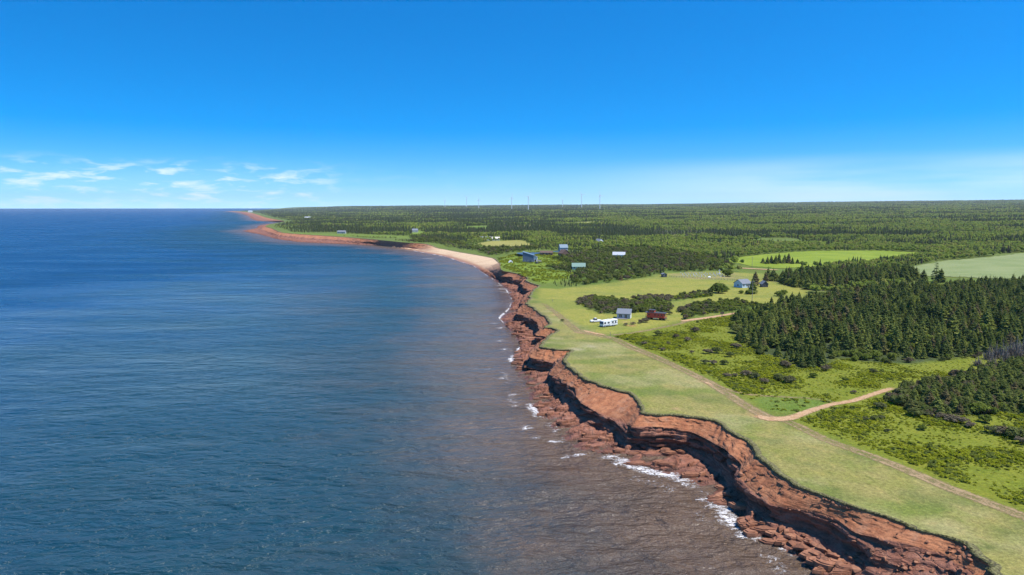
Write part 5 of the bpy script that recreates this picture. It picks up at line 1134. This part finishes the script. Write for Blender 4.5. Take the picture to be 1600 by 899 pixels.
# ---- the far woods, one mass
def far_woods():
    P_, K_, S_ = [], [], []; q = 430.0
    while q < 12600:
        s = max(4.6, q / 215.0); n = int(1.30 * q / s); a = np.linspace(-.42, .88, n) + rng.uniform(-.45, .45, n) * 1.3 / n; r = q + rng.uniform(-.45, .45, n) * s
        P_.append(np.stack([r * np.sin(a), r * np.cos(a)], 1)); S_.append(np.full(n, s)); q += s * .95
    p = np.vstack(P_); s = np.concatenate(S_); cd_ = segdist(p, COASTX); r = np.hypot(*p.T)
    poly = np.vstack([INL[::4, :2], [(13000 * math.sin(-.0), 13000), (13000 * math.sin(1.3), 13000 * math.cos(1.3)), (3000, -50), (200, 30)]])
    k = inpoly(p, poly) & (cd_ > 8 + .011 * r * (fbm(p[:, 0] / 90, p[:, 1] / 90, 150, 2) + .2)); p, s, r, cd_ = p[k], s[k], r[k], cd_[k]
    keep = np.ones(len(p), bool)
    for key in ('lawn', 'cemetery', 'field', 'palefield', 'hayfield', 'meadow', 'strip1', 'strip2', 'farlawn1', 'farlawn2', 'housegrass', 'wood', 'grove', 'scrub', 'hedge', 'hedge2', 'hedge3', 'rough', 'belt'):
        keep &= zmask(p, key, 6 if key not in ('wood', 'rough') else 2, 5) < .35
    q3 = withz(p, -.2); px = pix(q3)
    for zz in (([(1010,445),(1045,424),(1150,424),(1240,440),(1245,428),(1300,421),(1150,416),(1125,408),(1145,424)], 0), ([(770,396),(850,391),(900,394),(870,400),(780,412),(690,392),(640,384),(700,388)], 0), ([(1230,480),(1130,495),(1000,500),(1000,540),(1800,600),(1800,440)], 0), ([(1385,422),(1460,418),(1600,418),(1720,415),(1720,450),(1500,450),(1420,455)], 1)): keep &= ~inpoly(px, np.array(zz[0], float))
    keep &= (px[:, 0] > 250) & (px[:, 0] < 1720)
    bare = inpoly(px, np.array([(745,386),(790,388),(838,386),(850,392),(800,398),(760,394)], float)); keep &= ~(bare & (rng.random(len(p)) < .75))
    for x, y, rr in HOUSES: keep &= (p[:, 0] - x) ** 2 + (p[:, 1] - y) ** 2 > (rr * .9) ** 2
    keep &= ~((fbm(p[:, 0] / 190, p[:, 1] / 120, 158, 3) > .655) & (r > 700) & (r < 4200))      # clearings
    p, s, r, q3, px, cd_ = p[keep], s[keep], r[keep], q3[keep], px[keep], cd_[keep]
    nz = fbm(p[:, 0] / 210, p[:, 1] / 150, 151, 4) + (fbm(p[:, 0] / 45, p[:, 1] / 45, 152, 2) - .5) * .35
    pc = np.interp(px[:, 0], [350, 800, 1000, 1200, 1600], [.60, .55, .46, .41, .40]); conif = nz < pc + (rng.random(len(p)) - .5) * .10
    conif |= (rng.random(len(p)) < .06); kind = np.where(conif, rng.integers(0, 4, len(p)), rng.integers(4, 8, len(p)))
    dead = np.zeros(len(p), bool)
    for cx, cy, rx, ry, pr in ((1060,366,42,7,.7),(1010,398,16,7,.45),(800,358,34,4,.6),(985,396,12,6,.6),(1120,352,30,4,.4),(905,392,8,8,.3),(1370,376,40,5,.25)): dead |= (((px[:, 0] - cx) / rx) ** 2 + ((px[:, 1] - cy) / ry) ** 2 < 1) & (rng.random(len(p)) < pr)
    kind = np.where(dead, rng.integers(8, 10, len(p)), kind)
    f = np.maximum(1.0, s / 5.6); hgt = rng.uniform(.7, 1.2, len(p)) * (.75 + .5 * fbm(p[:, 0] / 60, p[:, 1] / 60, 153, 2)) * (.35 + .65 * sstep(10, 160, cd_)) * np.where(kind >= 4, .82, 1.0)
    hgt *= np.where(r < 900, .85, 1.0); wid = np.minimum(f, 3.2) ** .85 * hgt
    stuff('far_woods', 'far', q3, kind, np.stack([wid, wid, hgt * np.minimum(f, 1.25)], 1), 'mixed dark conifer and light broadleaf woods reaching the skyline', 'woods', .04)
    print('far woods', len(p))
far_woods()

# ---- ferns and low green cover, coarse grass
def cover():
    p = inzone('rough', 1.05, 1.5, .5, 5); p = p[zmask(p, 'wood', 1.2, 4) < .6]; p = p[zmask(p, 'thicket', 1.2, 7) < .7]; q = withz(p, -.03); px = pix(q); k = (px[:, 0] < 1660) & (px[:, 0] > 940) & (px[:, 1] < 960)
    for line in ([(1178,652),(1235,652),(1270,642),(1310,631),(1375,613),(1405,603)], [(1062,503),(1105,497),(1165,487)], [(950,525),(985,521),(1025,514),(1062,506)], [(1680,842),(1600,808),(1560,792),(1500,770),(1440,745),(1380,720),(1330,702),(1290,688),(1255,670),(1228,658)], [(1190,648),(1165,634),(1140,618),(1112,600),(1080,584),(1050,570),(1010,552),(985,542),(960,530)]): k &= segdist(p, hits(line)[:, :2]) > 2.3 + 1.6 * (len(line) > 8) + rng.uniform(-.6, .6, len(p))
    k &= ~inpoly(px, np.array([(1160,615),(1205,616),(1310,626),(1300,640),(1230,652),(1195,648)], float)) | (rng.random(len(p)) < .3)
    n = fbm(p[:, 0] / 11, p[:, 1] / 11, 160, 3); k &= rng.random(len(p)) < .35 + 1.1 * sstep(.34, .6, n); p, q, n = p[k], q[k], n[k]
    s = (.38 + .75 * sstep(.35, .75, n)) * rng.uniform(.55, 1.35, len(p)); stuff('fern_cover', 'fern', q, rng.integers(0, 5, len(p)), np.stack([s, s, s * rng.uniform(.5, .95, len(p))], 1), 'bright yellow green ferns covering the ground right of the track', 'ferns', .12)
    a = [inzone(z_, 2.2, 2, .7, 6) for z_ in ('housegrass', 'hedge2', 'hedge3', 'hedge')]; p = clear(np.vstack(a), -2); p = p[rng.random(len(p)) < .15 + sstep(.4, .6, fbm(p[:, 0] / 12, p[:, 1] / 12, 166, 2))]; q = withz(p, -.03); s = rng.uniform(.4, 1.9, len(p)); stuff('green_cover', 'fern', q, rng.integers(0, 5, len(p)), np.stack([s, s, s], 1), 'low bright green growth round hedges and shore cottages', 'ground cover', .1)
    e = []
    near = np.hypot(SHORE[:, 2, 0], SHORE[:, 2, 1]) < 420
    for f_ in (0.0, .6): e.append(SHORE[near, 2] * (1 - f_ * .3) + SHORE[near, 1] * f_ * .3 + rng.normal(0, .1, (near.sum(), 3)) * [1, 1, .3])
    e = np.vstack(e); e = e[rng.random(len(e)) < .7]; s = rng.uniform(.25, .6, len(e)); stuff('turf_fringe', 'turf', e, rng.integers(0, 3, len(e)), np.stack([s, s, s * .8], 1), 'shaggy dark turf edge hanging over the red cliff', 'turf', .5)
cover()

# ================================================================== rocks
def rock_mesh(seed, flat=.6, ang=1.0):
    g = np.random.default_rng(seed); n = 15; p = unit(g.normal(size=(n, 3))) * g.uniform(.78, 1.1, (n, 1)) * [1, .8, flat]; bm = bmesh.new()
    for v in p: bm.verts.new(v)
    r = bmesh.ops.convex_hull(bm, input=bm.verts[:]); bmesh.ops.delete(bm, geom=[v for v in bm.verts if not v.link_faces], context='VERTS')
    m = bpy.data.meshes.new('rock'); bm.to_mesh(m); bm.free(); m.materials.append(M['boulder']); return m
def slab_mesh(seed):
    g = random.Random(seed); n = 6 + seed % 2; pts = [(math.cos(2 * math.pi * k / n) * g.uniform(.75, 1.15), math.sin(2 * math.pi * k / n) * g.uniform(.45, .75)) for k in range(n)]; b = MB()
    b.prism(pts, 'z', -.5, .16); b.prism([(x * .82 + .06, y * .8) for x, y in pts], 'z', .158, .30); return b.me('rock_slab', M['boulder'])
def boulder_mat():
    m, t = newmat('sandstone_boulder'); oi = t.add('ShaderNodeObjectInfo').outputs['Random']; pos = t.add('ShaderNodeNewGeometry').outputs['Position']; n = t.noise(pos, 1.6, 5, .65); st = t.noise(t.vmap(pos, (.3, .3, 4)), 1.0, 3)
    c = t.mix(oi, (0.19, 0.080, 0.044), (0.31, 0.145, 0.082)); c = t.mix(t.ramp(st, .4, .65, 0, .5), c, (0.18, 0.070, 0.038)); k = t.ramp(n, .3, .7, .7, 1.25, False); c = t.mix(1., c, t.add('ShaderNodeCombineColor', {0: k, 1: k, 2: k}).outputs[0], 'MULTIPLY')
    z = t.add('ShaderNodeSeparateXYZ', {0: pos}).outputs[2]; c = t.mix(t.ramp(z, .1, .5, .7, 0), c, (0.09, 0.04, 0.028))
    finish(t, t.add('ShaderNodeBsdfPrincipled', {'Base Color': c, 'Roughness': .85, 'Specular IOR Level': .3, 'Normal': t.add('ShaderNodeBump', {'Height': n, 'Strength': .6, 'Distance': .2}).outputs[0]})); return m
M['boulder'] = boulder_mat()
SP_ = SHORE[:, 8:].reshape(-1, 3); _near = np.hypot(SP_[:, 0], SP_[:, 1]) < 420; SP_ = SP_[_near]; SPX = pix(SP_)
def on_shore(px, py):
    """the nearest shore point seen at a pixel"""
    d = np.hypot(SPX[:, 0] - px, SPX[:, 1] - py); k = np.argsort(d)[:6]; k = k[np.argmin(np.hypot(SP_[k, 0], SP_[k, 1]))]; return SP_[k]
def rocks():
    RM = [rock_mesh(600 + i, .55 + .1 * (i % 4)) for i in range(8)]; SM = [slab_mesh(640 + i) for i in range(6)]
    def put(px, py, s, lab, gr, i=None):
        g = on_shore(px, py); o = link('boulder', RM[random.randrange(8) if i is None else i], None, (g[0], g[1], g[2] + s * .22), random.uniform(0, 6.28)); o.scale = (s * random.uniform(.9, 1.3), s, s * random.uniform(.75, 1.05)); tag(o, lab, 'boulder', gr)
    for px, py, w in ((1220,825,14),(1230,830,12),(1234,840,17),(1248,842,14),(1236,850,16),(1252,860,22),(1262,848,15),(1272,853,13),(1272,868,16),(1284,858,18),(1296,862,10),(1288,875,14),(1302,872,18),(1312,868,10),(1296,884,14),(1310,884,16),(1262,842,12),(1256,836,10),(1320,880,10),(1335,890,14),(1332,872,9)):
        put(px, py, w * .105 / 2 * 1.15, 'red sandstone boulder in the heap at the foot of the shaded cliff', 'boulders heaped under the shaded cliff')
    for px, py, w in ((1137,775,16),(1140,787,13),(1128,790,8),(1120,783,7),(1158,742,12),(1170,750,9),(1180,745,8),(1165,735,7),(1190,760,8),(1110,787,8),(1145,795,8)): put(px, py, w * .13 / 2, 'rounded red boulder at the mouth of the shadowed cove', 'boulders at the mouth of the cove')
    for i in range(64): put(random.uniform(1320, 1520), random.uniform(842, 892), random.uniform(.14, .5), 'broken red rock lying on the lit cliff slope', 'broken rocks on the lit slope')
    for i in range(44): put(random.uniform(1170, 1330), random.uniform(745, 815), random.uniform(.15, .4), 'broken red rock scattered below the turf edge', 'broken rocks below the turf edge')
    for i in range(34):
        k = random.randrange(0, len(ST) - 22); u = random.uniform(.1, 1.1); a, b = np.array(ST[k][2], float), np.array(ST[k][3], float); c = a + (b - a) * u; put(c[0], c[1], random.uniform(.25, .65), 'loose red stone lying on the wave-washed ledges', 'loose stones on the ledges')
    # slabs belong to the bedrock
    cl = bpy.data.objects['cliff']
    for i in range(110):
        k = random.randrange(2, len(ST) - 12); u = random.uniform(.0, .92); f = random.random(); A = [np.array(q, float) for q in ST[k]]; B = [np.array(q, float) for q in ST[k + 1]]; a = A[2] * (1 - f) + B[2] * f; b = A[3] * (1 - f) + B[3] * f; c = a + (b - a) * u
        g = on_shore(*c); s = random.uniform(.8, 2.4); o = link('rock_slab', SM[i % 6], cl, (g[0], g[1], g[2] - .02), random.uniform(-.5, .9)); o.scale = (s * 1.3, s * .9, random.uniform(.7, 1.5)); o.rotation_euler = (random.uniform(-.12, .12), random.uniform(-.12, .12), random.uniform(-.3, .9))
rocks()

# ================================================================== the air
def haze():
    b = MB().box(-14000, 16000, -1500, 14500, -3.0, 330.0); m = bpy.data.materials.new('haze_air'); m.use_nodes = True; t = NT(m.node_tree); t.n.clear()
    v = t.add('ShaderNodeVolumePrincipled', {'Color': (.80, .88, 1.0), 'Density': HAZE, 'Anisotropy': .2}); t.add('ShaderNodeOutputMaterial', {'Volume': v.outputs[0]})
    tag(link('haze', b.me('haze', m)), 'thin pale blue haze over the far woods', kind='stuff')
HAZE = 3.2e-5
haze()
